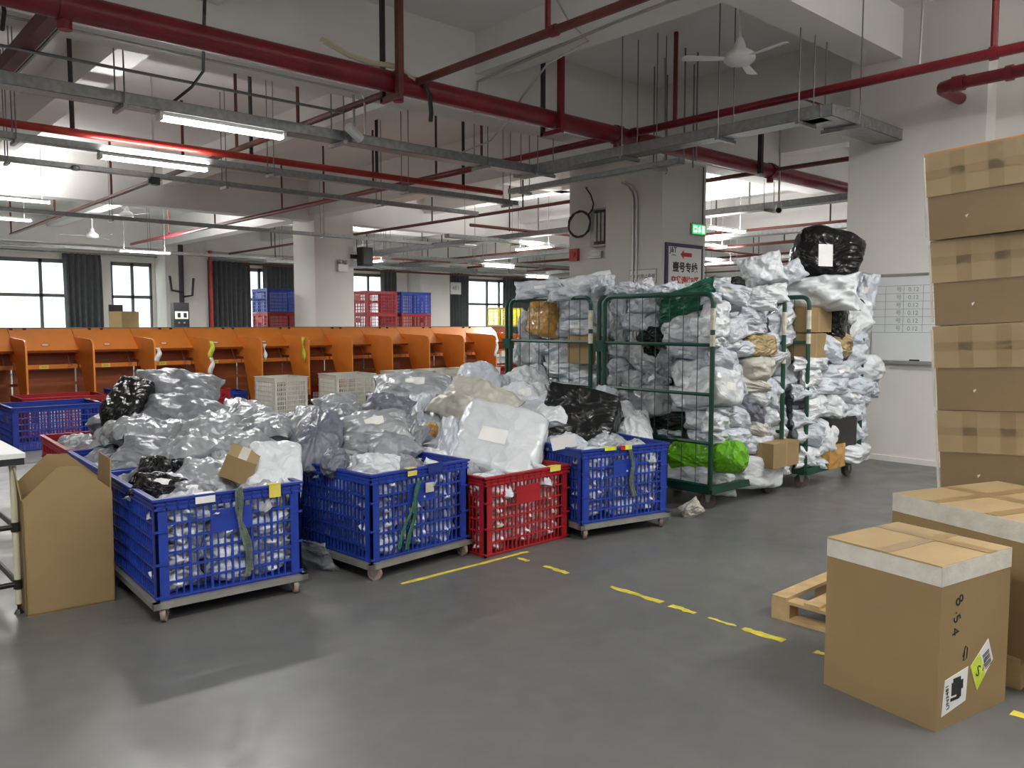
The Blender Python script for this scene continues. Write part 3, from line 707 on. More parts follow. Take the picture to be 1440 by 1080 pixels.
# straps and tags on crates
def strap(par, x0, x1, zt, zb, m, label, seed, wd=.03):
    rr = random.Random(seed); pts = []
    for i in range(9):
        u = i / 8; pts.append((x0 + (x1 - x0) * u + .012 * math.sin(u * 9 + seed), -CW / 2 - .012 - .008 * rr.random(), zt + (zb - zt) * u))
    mb = MB()
    for s in (-1, 0, 1):
        mb.tube([(p[0] + s * wd * .4 * (.5 + .5 * abs(i - 2) / 6), p[1] - .003 * abs(s), p[2]) for i, p in enumerate(pts)], wd * .28, 5)
    o = mb.build('strap', m, par, True); o['label'] = label
strap(c1, .03, .075, .535, .05, 'oldstrap', 'faded grey-green strap tied over the rim', 1, .024); strap(c1, .01, .10, .53, .08, 'oldstrap', 'faded grey-green strap end', 2, .022)
strap(c2, -.03, -.13, .44, .04, 'greenstrap', 'dark green strap', 3, .022); strap(c2, -.03, -.20, .44, .06, 'greenstrap', 'dark green strap', 4, .018)
strap(c4, .03, .05, .50, .16, 'oldstrap', 'knotted grey-green strap', 5, .03)
def rimtag(par, x0, x1, z0, z1, m, label):
    o = MB().box(x0, x1, -CW / 2 - .016, -CW / 2 - .0125, z0, z1).box(x0, x1, -CW / 2 - .016, -CW / 2 + .03, CH + .001, CH + .003).build('rim_tape', m, par); o['label'] = label
rimtag(c1, .20, .265, .455, .53, 'paper_y', 'yellow tag taped to the rim'); rimtag(c1, -.19, -.09, .475, .51, 'paper', 'torn white tape')
rimtag(c2, -.12, -.05, .48, .51, 'paper_y', 'yellow tape scrap'); rimtag(c2, .04, .16, .475, .535, 'navy', 'blue tape over the rim')
o = MB().box(.02, .085, -CW / 2 - .014, -CW / 2 - .0125, .36, .42).build('sticker', 'chipped', c2)
rimtag(c3, .19, .29, .49, .53, 'paper_y', 'yellow tape scrap')
rimtag(c4, -.2, -.10, .505, .53, 'limetag', 'lime yellow tape'); rimtag(c4, -.06, -.02, .50, .53, 'redink', 'red tape'); rimtag(c4, -.02, .04, .50, .53, 'limetag', 'lime tape')

# crates and baskets round the sorting line
crate('blue', (2.50, 11.3, 0), R(90), 'empty blue mesh crate standing alone in front of the orange chutes')
crate('blue', (1.20, 11.45, 0), R(90), 'empty blue crate next to the lone blue crate by the chutes')
crate('red', (2.78, 12.12, .03), R(90), 'red crate tucked behind the lone empty blue crate', scale=(.9, 1, 1))
crate('blue', (3.95, 12.15, .06), R(90), 'blue crate under the chute behind the black wrapped parcel')
crate('red', (4.85, 12.3, 0), R(90), 'red crate under the orange chute behind the big grey bags', scale=(.7, .5, 1))
crate('blue', (5.35, 12.9, .0), R(90), 'small blue crate far under the orange chute', scale=(.6, .6, .8))
crate('red', (7.35, 13.2, .0), R(90), 'red crate deep under the chute between white baskets', scale=(.5, .8, .7))
crate('red', (11.3, 12.5, .0), R(90), 'red crate at the chute end beside the far cage', scale=(.7, .9, 1.2))
whb = make_crate('whitebasket', 'white plastic basket under the chutes beside a tall orange divider', .62, .62, .60, .05, .07, 4, 4, 7, 4, 'plastic_basket', 'basket', False)
whb['group'] = 'white baskets under the chutes'
spots = [(380, 435, 11.85), (470, 532, 11.85), (560, 610, 11.85), (610, 657, 11.85), (658, 706, 11.85)]
lab = ['white plastic basket standing before the tall divider above the silver bags', 'white plastic basket next to the shorter divider behind the dark grey bag'] + ['white plastic basket mostly hidden behind the bag heap'] * 3
for i, (a, b, y) in enumerate(spots):
    x0 = aty(a, 530, y).x; x1 = aty(b, 530, y).x
    o = whb if i == 0 else dup(whb)
    place(o, ((x0 + x1) / 2, y + .31, .06), R((3, -2, 4, 0, -3)[i]), lab[i])
    if i < 2: o.pop('group', None)
    else: o['group'] = 'white baskets half hidden by the heap'
    o.scale = ((x1 - x0) / .70, 1, 1)
for i, (a, b, y) in enumerate(spots):
    x0 = aty(a, 530, y).x; x1 = aty(b, 530, y).x; zt = .06
    tag(MB().box(x0 + .02, x1 - .02, y + .03, y + .6, 0, zt).build('low_board', 'steel'), 'low grey board under the white baskets', 'board', 'low boards under the baskets')
# stacked crates beyond the sorter
def stack(cols, y, h, rz, sc):
    for x, kinds, wh in cols:
        for k, kd in enumerate(kinds):
            crate(kd, (x, y, k * h), rz, '%s crate %s' % (kd, wh[k]), scale=sc)
stack([(9.42, ['red', 'blue', 'red', 'blue'], ['at the foot of the pile left of the square column', 'second from the floor left of the square column', 'below the topmost blue crate left of the square column', 'topmost of the pile left of the square column'])], 19.2, .59, R(90), (1.1, 1.0, 1.12))
stack([(12.0, ['blue', 'red', 'red', 'red'], ['at the foot of the pile right of the square column', 'second from floor in the pile right of the square column', 'third from floor in the pile right of the square column', 'topmost of the pile against the square column']),
       (13.12, ['blue', 'red', 'red', 'blue'], ['lowest of the pile beside the pale far column', 'second from floor beside the pale far column', 'under the topmost blue crate beside the pale far column', 'topmost of the pile beside the pale far column'])], 18.9, .59, R(90), (1.1, 1.0, 1.12))
yb = make_crate('yellowcrate', 'yellow mesh basket raised behind the sorting line near the cage', .95, .6, .55, .05, .05, 6, 3, 7, 4, 'plastic_basket', 'basket', False); place(yb, (17.1, 19.3, 1.44), 0)
t = thing('steel_stand', 'grey steel stand carrying the yellow mesh basket', 'stand', (17.1, 19.3, 0))
for sx in (-1, 1):
    for sy in (-1, 1): MB().box(sx * .42 - .025, sx * .42 + .025, sy * .25 - .025, sy * .25 + .025, 0, 1.4).build('leg', 'steel', t)
MB().box(-.48, .48, -.3, .3, 1.4, 1.44).build('top', 'steel', t)

# ------------------------------------------------------------------ orange sorting chutes
YF = 12.5; PIT = .834
def chute(x, zb):
    t = thing('sorting_chute', 'orange steel sorting chute with side divider in the long sorting line', 'chute', (x, YF, 0), 0, 'orange sorting chutes in the line')
    # slope plate of this bay
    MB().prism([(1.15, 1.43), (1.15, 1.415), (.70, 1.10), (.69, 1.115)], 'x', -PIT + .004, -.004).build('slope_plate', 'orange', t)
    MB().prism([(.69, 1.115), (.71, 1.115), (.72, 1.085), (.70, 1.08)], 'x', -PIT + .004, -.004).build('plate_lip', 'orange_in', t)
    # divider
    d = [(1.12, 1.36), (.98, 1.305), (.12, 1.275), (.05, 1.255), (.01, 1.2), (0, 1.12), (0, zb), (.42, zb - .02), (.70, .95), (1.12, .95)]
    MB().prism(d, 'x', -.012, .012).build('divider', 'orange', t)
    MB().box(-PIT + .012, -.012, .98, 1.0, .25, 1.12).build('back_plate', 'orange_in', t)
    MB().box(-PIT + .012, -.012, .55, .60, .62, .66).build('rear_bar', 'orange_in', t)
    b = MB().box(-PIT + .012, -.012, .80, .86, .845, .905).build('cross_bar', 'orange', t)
    MB().box(-PIT * .55 - .06, -PIT * .55 + .06, .792, .80, .845, .90).build('number_tag', 'paper_y', b)
    text('A1-0', .03, Matrix.Translation((-PIT * .55, .7915, .873)) @ Matrix.Rotation(R(90), 4, 'X'), 'ink', b, 'tag_lettering')
    MB().tube([(-.14, .78, .86), (-.16, .72, .86), (-.12, .70, .89), (-.10, .74, .9)], .006, 5).build('hook', 'zinc', b)
    MB().cyl((-.13, .76, .9), (-.13, .9, 1.12), .005, 5).build('tie_rod', 'zinc', t)
    # oval badge and bolt slots
    sl = Vector((0, .46, .31)).normalized(); nn = Vector((0, -.31, .46)).normalized()
    M = frame(Vector((-PIT * .52, .80, 1.178)) + nn * .014, (1, 0, 0), sl)
    ov = [(.055 * math.cos(a), .028 * math.sin(a)) for a in [2 * math.pi * i / 16 for i in range(16)]]
    MB().prism(ov, 'z', 0, .002, M).build('badge', 'redink', t)
    MB().prism([(p[0] * .8, p[1] * .7) for p in ov], 'z', .002, .003, M).build('badge_centre', 'paper', t)
    return t
CH0 = {}
CHN = ['last of the line beside the far cage', 'second from the far cage', 'third from the far cage', 'fourth from the far cage', 'fifth from the far cage', 'sixth from the far cage, behind the heap', 'seventh from the far cage, above a white basket', 'eighth from the far cage, with a lime strip on its divider', 'ninth from the far cage, with the tallest divider', 'tenth from the far cage, with a lime and white scrap', 'eleventh from the far cage, behind the big grey bags', 'twelfth from the far cage', 'thirteenth from the far cage, behind the lone blue crate', 'fourteenth from the far cage', 'fifteenth from the far cage']
for k in range(-3, 12):
    x = .2 * YF + PIT * k
    zb = .52 if k < 3 else (.21 if k == 4 else .30)
    if zb not in CH0: c = CH0[zb] = chute(x, zb)
    else: c = dup(CH0[zb]); c.location = (x, YF, 0)
    c['label'] = 'orange steel sorting chute, ' + CHN[11 - k]
x0, x1 = .2 * YF - 4 * PIT, .2 * YF + 11.6 * PIT
t = thing('sorter_frame', 'long dark-edged top rail and legs of the orange sorting line', 'sorter', (x0, YF + 1.1, 0))
Ls = x1 - x0
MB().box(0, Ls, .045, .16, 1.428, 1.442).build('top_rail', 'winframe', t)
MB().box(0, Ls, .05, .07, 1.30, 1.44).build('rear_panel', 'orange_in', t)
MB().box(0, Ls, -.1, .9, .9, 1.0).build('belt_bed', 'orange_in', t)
for k in range(12):
    for dx in (.25, .42):
        xx = k * PIT * 1.25 + dx
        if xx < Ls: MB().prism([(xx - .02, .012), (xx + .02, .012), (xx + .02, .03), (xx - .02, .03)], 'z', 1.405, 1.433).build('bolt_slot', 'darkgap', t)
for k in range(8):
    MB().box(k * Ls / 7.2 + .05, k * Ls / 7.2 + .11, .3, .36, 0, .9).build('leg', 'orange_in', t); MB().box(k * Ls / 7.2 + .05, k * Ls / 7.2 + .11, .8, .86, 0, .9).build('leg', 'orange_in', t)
# crumpled tapes hanging on dividers
def dangling(px, py, hpx, m, label, yy=YF - .006, w_=.07, div=None):
    c = aty(px, py, yy) if div is None else atx(px, py, .2 * YF + PIT * div - .018); h = hpx * c.y / FPX * .95; mb = MB(); n = 8; vs_ = []
    for i in range(n):
        u = i / (n - 1)
        for s in (-1, 1): vs_.append((s * w_ / 2 * (1 - .3 * math.sin(u * 7)) + .02 * math.sin(u * 5), .012 * math.sin(u * 9 + s), -u * h))
    mb.add(vs_, [(2 * i, 2 * i + 1, 2 * i + 3, 2 * i + 2) for i in range(n - 1)])
    o = mb.build('hanging_tag', m, None, True); o.location = (c.x, c.y, c.z)
    if div is not None: o.rotation_euler = (0, 0, R(90))
    sm = o.modifiers.new('t', 'SOLIDIFY'); sm.thickness = .01
    tag(o, label, 'tag')
dangling(297, 480, 24, 'limetag', 'lime green film scrap hanging on a divider above the grey bags'); dangling(297, 503, 24, 'paper', 'white film scrap hanging under the lime one')
dangling(427, 474, 40, 'limetag', 'lime green film strip stuck on the divider by the white basket', div=5); dangling(222, 489, 20, 'paper', 'small white film scrap on a divider left of the big bags')
dangling(698, 478, 32, 'paper', 'long white film scrap on the last divider beside the cage'); dangling(373, 484, 24, 'paper', 'thin white scrap beside the tall divider', div=4)

# items beyond the sorter on the left
def carton_simple(name, label, loc, rz, L, W, Hc, m='kraft', tape='brown_tape', cat='box', group=None):
    t = thing(name, label, cat, loc, rz, group)
    x, y = L / 2, W / 2
    MB().box(-x, x, -y, y, 0, Hc - .004).build('body', m, t)
    MB().box(-x, -.002, -y, y, Hc - .004, Hc).build('flap', m, t); MB().box(.002, x, -y, y, Hc - .004, Hc).build('flap', m, t)
    MB().box(-.03, .03, -y - .001, y + .001, Hc, Hc + .001).box(-.03, .03, -y - .001, -y, Hc - .08, Hc).box(-.03, .03, y, y + .001, Hc - .08, Hc).build('tape', tape, t)
    return t
c = aty(170, 437, 20.0)
t = thing('work_desk', 'desk edge hidden behind the orange line below the far carton', 'desk', (c.x, 20.2, 0)); MB().box(-1.0, 1.0, -.35, .35, 1.28, 1.32).build('top', 'tablewhite', t)
for sx in (-1, 1): MB().box(sx * .9 - .03, sx * .9 + .03, -.3, .3, 0, 1.28).build('leg', 'steel', t)
carton_simple('carton', 'brown carton on the desk in front of the far window', (aty(178, 437, 20).x, 20.2, 1.32), R(20), .45, .45, .46)
def monitor(px, label):
    c = aty(px, 440, 20.5); t = thing('monitor', label, 'monitor', (c.x, 20.5, 1.32), R(10))
    MB().box(-.16, .16, -.02, .02, .12, .62).build('screen_case', 'matblack', t); MB().box(-.03, .03, -.02, .02, 0, .14).build('neck', 'black', t); MB().box(-.1, .1, -.08, .08, 0, .015).build('foot', 'black', t)
monitor(163, 'black monitor behind the far brown carton')
c = aty(253, 440, 22.0); t = thing('ticket_machine', 'black terminal with a white printed sheet by the far black pipe', 'terminal', (c.x, 22.0, 0))
MB().box(-.2, .2, -.12, .12, 0, 2.05).build('case', 'matblack', t); MB().box(-.17, .17, -.125, -.12, 1.62, 1.82).build('sheet', 'paper', t); MB().box(-.11, -.03, -.128, -.125, 1.66, 1.78).box(.05, .13, -.128, -.125, 1.66, 1.78).build('print', 'ink', t)
for s in (-1, 1): MB().cyl((s * .07, -.13, 1.52), (s * .07, -.12, 1.52), .025, 10).build('button', 'alum', t)
c = aty(645, 405, 27.3); t = thing('number_sheet', 'white sheet with a number hanging before the curtain', 'sign', (c.x, 27.5, c.z))
MB().box(-.28, .28, -.01, .01, -.26, .24).build('sheet', 'paper', t); text('481', .26, Matrix.Translation((0, -.011, 0)) @ Matrix.Rotation(R(90), 4, 'X'), 'inkgrey', t)
MB().cyl((-.22, 0, .24), (-.22, 0, 1.2), .006, 5).cyl((.22, 0, .24), (.22, 0, 1.2), .006, 5).build('cord', 'rod', t)

# ------------------------------------------------------------------ green roll cages
def make_cage(label, loc, Lx, Ly, Hc=1.735, rz=0., back2=True):
    t = thing('roll_cage', label, 'roll cage', loc, rz)
    r = .02; zb = .17
    def upanel(fn, Ln, name):
        c = .07; pts = [(0, zb)] + [(0, Hc - c)] + [(c * (1 - math.cos(a)), Hc - c + c * math.sin(a)) for a in (R(22), R(45), R(68))] + [(c, Hc), (Ln - c, Hc)] + [(Ln - c * (1 - math.sin(a)), Hc - c + c * math.cos(a)) for a in (R(22), R(45), R(68))] + [(Ln, Hc - c), (Ln, zb)]
        pn = MB().tube([fn(a, z) for a, z in pts], r, 8).build(name, 'greenpaint', t, True)
        for z in (.20, .545, .935, 1.33): MB().cyl(fn(0, z), fn(Ln, z), .016, 6).build('cross_rail', 'greenpaint', pn, True)
        for k in range(1, 8):
            a = Ln * k / 8; MB().cyl(fn(a, zb), fn(a, Hc), .0035, 5).build('wire', 'greenpaint', pn)
        return pn
    p1 = upanel(lambda a, z: Vector((0, a, z)), Ly, 'side_frame')
    p2 = upanel(lambda a, z: Vector((Lx, a, z)), Ly, 'side_frame')
    p3 = upanel(lambda a, z: Vector((a + .02, Ly + .085, z)), Lx - .04, 'back_frame')
    for z in (1.3, .6): MB().box(-.03, .03, Ly - .01, Ly + .10, z - .05, z + .05).build('hinge', 'greenpaint', p1)
    # chipped paint bands on the front post
    for z0, z1 in ((1.45, 1.62), (1.32, 1.41)): MB().cyl((0, 0, z0), (0, 0, z1), r + .002, 8).build('bare_metal_patch', 'chipped', p1, True)
    for z0, z1 in ((1.40, 1.60), (1.15, 1.24)): MB().cyl((Lx, 0, z0), (Lx, 0, z1), r + .002, 8).build('bare_metal_patch', 'chipped', p2, True)
    f = MB()
    for b in ((0, Lx, -.02, .03), (0, Lx, Ly - .03, Ly + .02), (-.02, .03, 0, Ly), (Lx - .03, Lx + .02, 0, Ly)): f.box(*b, .135, .195)
    for k in range(1, 5): f.box(Lx * k / 5 - .015, Lx * k / 5 + .015, 0, Ly, .15, .19)
    f.build('base_frame', 'greenpaint', t)
    for sx in (.09, Lx - .09):
        for sy in (.08, Ly - .08): caster(t, sx, sy, .14, .062, .04, rz=.5 + sx, m='rubber', fork='steel')
    return t
make_cage('dark green roll cage holding the dark green bag and the lime roll', (5.5, 3.74, 0), 1.08, 1.13)
make_cage('dark green roll cage nearest the whiteboard with two brown cartons inside', (6.86, 3.66, 0), 1.06, 1.13)
make_cage('dark green roll cage by the sorting line with the amber wrapped box', (5.5, 5.04, 0), 1.08, 1.08)

# ------------------------------------------------------------------ open carton and table on the left
def open_carton():
    bl = atz(38, 868); br = atz(162, 845); rz, ex, ey, mid = row_frame(bl, br); L = (br - bl).length; W = .40; Hb = .60
    t = thing('open_carton', 'tall brown carton with raised pointed flaps standing open by the table', 'carton', (mid.x, mid.y, 0), rz)
    h = L / 2; th = .006
    fl = [(-h, 0), (h, 0), (h + .005, Hb), (h, Hb + .015), (.06, Hb + .155), (-.04, Hb + .16), (-h, Hb + .005)]
    MB().prism(fl, 'y', 0, th).build('front_panel', 'kraft', t)
    M = Matrix.Translation((0, W, 0))
    MB().prism([(p[0], p[1] if p[1] < Hb else p[1] + .015) for p in fl], 'y', -th, 0, M).build('back_panel', 'kraft', t)
    for s in (-1, 1):
        x = s * h
        MB().box(min(x, x - s * th), max(x, x - s * th), 0, W, 0, Hb).build('side_panel', 'kraft', t)
        Mr = Matrix.Translation((x, 0, Hb)) @ Matrix.Rotation(R(s * (4 if s > 0 else 8)), 4, 'Y')
        MB().prism([(.02, 0), (W - .02, 0), (W - .05, .17), (.05, .17)], 'x', -th / 2, th / 2, Mr).build('side_flap', 'kraft', t)
    MB().box(-h, h, 0, W, .002, .01).build('bottom', 'kraft_in', t)
    MB().box(-h + .07, -h + .10, th, .02, Hb - .06, Hb + .05).build('tape', 'clear_tape', t)
open_carton()
def table():
    leg = atz(27, 862)
    t = thing('packing_table', 'white topped packing table with beige tube legs and black joints', 'table', (leg.x, leg.y, 0))
    zt = .84
    MB().box(-1.25, .05, -.05, .73, zt - .025, zt).build('table_top', 'tablewhite', t)
    MB().box(-1.25, .045, -.045, .725, zt - .06, zt - .025).build('apron', 'matblack', t)
    for x, y in ((0, 0), (0, .66), (-1.2, 0), (-1.2, .66)):
        lg = MB().cyl((x, y, .05), (x, y, zt - .06), .016, 12).build('leg', 'beige', t, True)
        MB().cyl((x, y, .022), (x, y, .055), .008, 8).cyl((x, y, 0), (x, y, .022), .024, 12, .012).build('foot', 'black', lg)
        for z in (.13, .43): MB().cyl((x, y, z), (x, y, z + .05), .021, 10).build('joint', 'black', lg)
    for z in (.155, .455):
        MB().cyl((-1.2, 0, z), (0, 0, z), .014, 10).build('stretcher', 'black', t, True); MB().cyl((0, .66, z), (0, 0, z), .014, 10).build('stretcher', 'black', t, True)
table()

# ------------------------------------------------------------------ cartons on the right
def boxA():
    a = atz(1316, 1030); l = atz(1162, 960); r_ = atz(1413, 985)
    ex = (r_ - a); ey = (l - a); L = ex.length; W = ey.length
    rz = math.atan2(ex.y, ex.x); Hb = .62
    t = thing('carton', 'brown carton with hazard labels and black scribbles standing on the floor', 'carton', (a.x, a.y, 0), rz)
    MB().box(0, L, 0, W, 0, Hb - .004).build('body', 'kraft', t)
    MB().box(-.002, L + .002, 0, W * .5 - .002, Hb - .004, Hb + .002).build('flap', 'kraft_lid', t)
    MB().box(-.002, L + .002, W * .5 + .002, W + .002, Hb - .004, Hb + .003).build('flap', 'kraft_lid', t)
    MB().box(.0, L, W * .5 - .03, W * .5 + .03, Hb + .0025, Hb + .0035).build('tape', 'brown_tape', t)
    MB().box(L * .72 - .03, L * .72 + .03, 0, W, Hb + .0035, Hb + .0045).build('tape', 'brown_tape', t)
    e = .0015
    MB().box(-e, L + e, -e, 0, Hb - .075, Hb).box(-e, 0, -e, W + e, Hb - .075, Hb).box(L, L + e, -e, W + e, Hb - .075, Hb).box(-e, L + e, W, W + e, Hb - .075, Hb).build('clear_tape_band', 'clear_tape', t)
    # right face (local y = 0 looking from -y): writing
    def onf(x, z, rot=0): return Matrix.Translation((x, -.0012, z)) @ Matrix.Rotation(R(90), 4, 'X') @ Matrix.Rotation(R(rot), 4, 'Z')
    text('8', .075, onf(.12, .475, -60), 'ink', t, 'handwriting'); text('·5', .065, onf(.105, .415, -70), 'ink', t, 'handwriting'); text('4', .065, onf(.10, .36, -80), 'ink', t, 'handwriting')
    MB().tube([(.16, -.001, .25), (.175, -.001, .29), (.19, -.001, .28), (.185, -.001, .24), (.165, -.001, .235), (.17, -.001, .27)], .002, 4).build('scribble', 'ink', t)
    lb = MB().prism([(.03, .05), (.19, .075), (.20, .205), (.045, .185)], 'y', -.0014, 0).build('hazard_label', 'paper', t)
    for dx, dz, w_, h_ in ((.09, .115, .035, .05), (.125, .10, .03, .06), (.10, .16, .05, .02), (.145, .13, .022, .035), (.085, .095, .06, .012)):
        MB().box(dx, dx + w_, -.0024, -.0014, dz, dz + h_).build('battery_symbol', 'ink', lb)
    text('UN3481', .028, Matrix.Translation((.065, -.0022, .118)) @ Matrix.Rotation(R(90), 4, 'X') @ Matrix.Rotation(R(97), 4, 'Z'), 'ink', lb)
    s2 = MB().prism([(.235, .10), (.30, .17), (.36, .165), (.345, .22), (.36, .24), (.33, .265), (.21, .20)], 'y', -.0013, 0)
    t2 = MB().prism([(.265, .095), (.375, .195), (.335, .285), (.215, .20)], 'y', -.0016, 0).build('shipping_label', 'paper', t)
    MB().prism([(.265, .095), (.32, .145), (.275, .243), (.215, .20)], 'y', -.0022, -.0016).build('green_field', 'limetag', t2)
    text('S', .062, Matrix.Translation((.268, -.0028, .17)) @ Matrix.Rotation(R(90), 4, 'X') @ Matrix.Rotation(R(-20), 4, 'Z'), 'ink', t2)
    bc = MB(); Mb = Matrix.Translation((.335, -.002, .205)) @ Matrix.Rotation(R(-24), 4, 'Y')
    for k in range(9): bc.box(-.028, .018, -.0006, .0, -.03 + k * .0075, -.03 + k * .0075 + (.0045 if k % 3 else .0025), Mb)
    bc.build('barcode', 'ink', t2)
    text('S2101513', .014, Matrix.Translation((.312, -.0026, .19)) @ Matrix.Rotation(R(90), 4, 'X') @ Matrix.Rotation(R(66), 4, 'Z'), 'ink', t2)
boxA()
def pallet(label, loc, rz, L, W, n=6):
    t = thing('wooden_pallet', label, 'pallet', loc, rz)
    for i in range(n):
        y = .045 + (W - .09) * i / (n - 1); MB().box(0, L, y - .04, y + .04, .105, .122).build('deck_board', 'wood', t)
    for x in (.05, L / 2, L - .05):
        MB().box(x - .045, x + .045, 0, W, .09, .105).build('stringer', 'wood', t)
        for y in (.05, W / 2, W - .05): MB().box(x - .045, x + .045, y - .05, y + .05, .018, .09).build('block', 'wood', t)
        MB().box(x - .045, x + .045, 0, W, 0, .018).build('bottom_board', 'wood', t)
    return t
pallet('wooden pallet poking out behind the labelled carton', (3.72, 1.02, 0), R(0), 1.0, 1.13, 7)
pallet('wooden pallet under the tall leaning carton stack', (4.72, .55, 0), R(0), 1.0, 1.15, 7)
def box2():
    l = atz(1256, 693, .69); r_ = atz(1440, 735, .69); b = atz(1309, 669, .69)
    ex = (r_ - l).normalized(); rz = math.atan2(ex.y, ex.x); ey = Vector((-ex.y, ex.x, 0)); W = .74; L = .80; Hb = .69 - .122
    t = thing('carton', 'large low brown carton with clear tape band on the pallet', 'carton', (l.x, l.y, .122), rz)
    MB().box(0, L, 0, W, 0, Hb - .004).build('body', 'kraft', t)
    MB().box(0, L, 0, W * .5 - .002, Hb - .004, Hb).build('flap', 'kraft_lid', t); MB().box(0, L, W * .5 + .002, W, Hb - .004, Hb).build('flap', 'kraft_lid', t)
    MB().box(0, L, W * .5 - .04, W * .5 + .04, Hb, Hb + .001).build('tape', 'brown_tape', t)
    for x in (.22, .5): MB().box(x - .03, x + .03, 0, W, Hb + .001, Hb + .002).build('tape', 'brown_tape', t)
    e = .0015
    MB().box(-e, L + e, -e, 0, Hb - .085, Hb).box(-e, 0, -e, W + e, Hb - .085, Hb).build('clear_tape_band', 'clear_tape', t)
    return t
box2()
def carton_stack():
    c0 = atz(1345, 668, .72); corner = Vector((4.72, 1.66, .122))
    # line of sight check keeps the near vertical edge at the photo's edge
    d = atx(1342, 560, 4.72); corner.y = d.y + .02
    lean = Matrix.Rotation(R(-4.6), 4, fw)
    names = ['lowest carton of the tall leaning stack', 'second carton from the pallet in the leaning stack', 'middle carton of the tall leaning stack', 'second carton from the top of the leaning stack', 'topmost carton of the tall leaning stack']
    h = .455; L = .78; W = .62; yaw = R(-88)
    for k in range(5):
        jx, jr = ((0, 0), (.0, 1), (-.005, -1), (.012, 1.5), (-.015, -2.5))[k]
        t = thing('carton', names[k], 'carton')
        M = Matrix.Translation(corner) @ lean @ Matrix.Translation((jx, 0, h * k + .004)) @ Matrix.Rotation(yaw + R(jr), 4, 'Z')
        t.matrix_world = M
        # local x runs along the visible face, local y goes away from the viewer
        MB().box(.006, L - .006, .006, W - .006, 0, h * .52).build('body', 'kraft_dark', t)
        MB().box(0, L, 0, W, h * .50, h - .004).build('lid', 'kraft_lid', t)
        MB().box(.0, L, -.001, 0, h * .50, h * .52).build('film_edge', 'kraft_lid', t)
        for x in (.16, .34): MB().box(x - .035, x + .035, -.0012, 0, h * .5, h - .01).build('tape', 'brown_tape', t)
        MB().box(.0, L, -.0012, 0, h * .70, h * .80).build('tape', 'brown_tape', t)
        for x, z, hh in ((.06, .12, .03), (.19, .05, .02), (.10, .20, .02)):
            MB().prism([(x, z * h / .24), (x + .008, z * h / .24 + .01), (x + .012, z * h / .24 + hh), (x - .004, z * h / .24 + hh * .7)], 'y', .0045, .006).build('tear_mark', 'paper', t)
        fm = MB(); n = 14; vs_ = []
        rr = random.Random(k)
        for j in range(7):
            for i in range(n):
                vs_.append((L * i / (n - 1), -.006 - .006 * rr.random(), h * j / 6))
        fm.add(vs_, [(j * n + i, j * n + i + 1, (j + 1) * n + i + 1, (j + 1) * n + i) for j in range(6) for i in range(n - 1)])
        fm.build('stretch_film', 'film', t)
        MB().box(-.008, .002, -.012, .0, .02, h - .02).build('film_fold', 'clear_tape', t)
        if k == 4: MB().box(0, L, 0, W, h - .004, h + .002).build('orange_sheet', 'orange', t)
carton_stack()
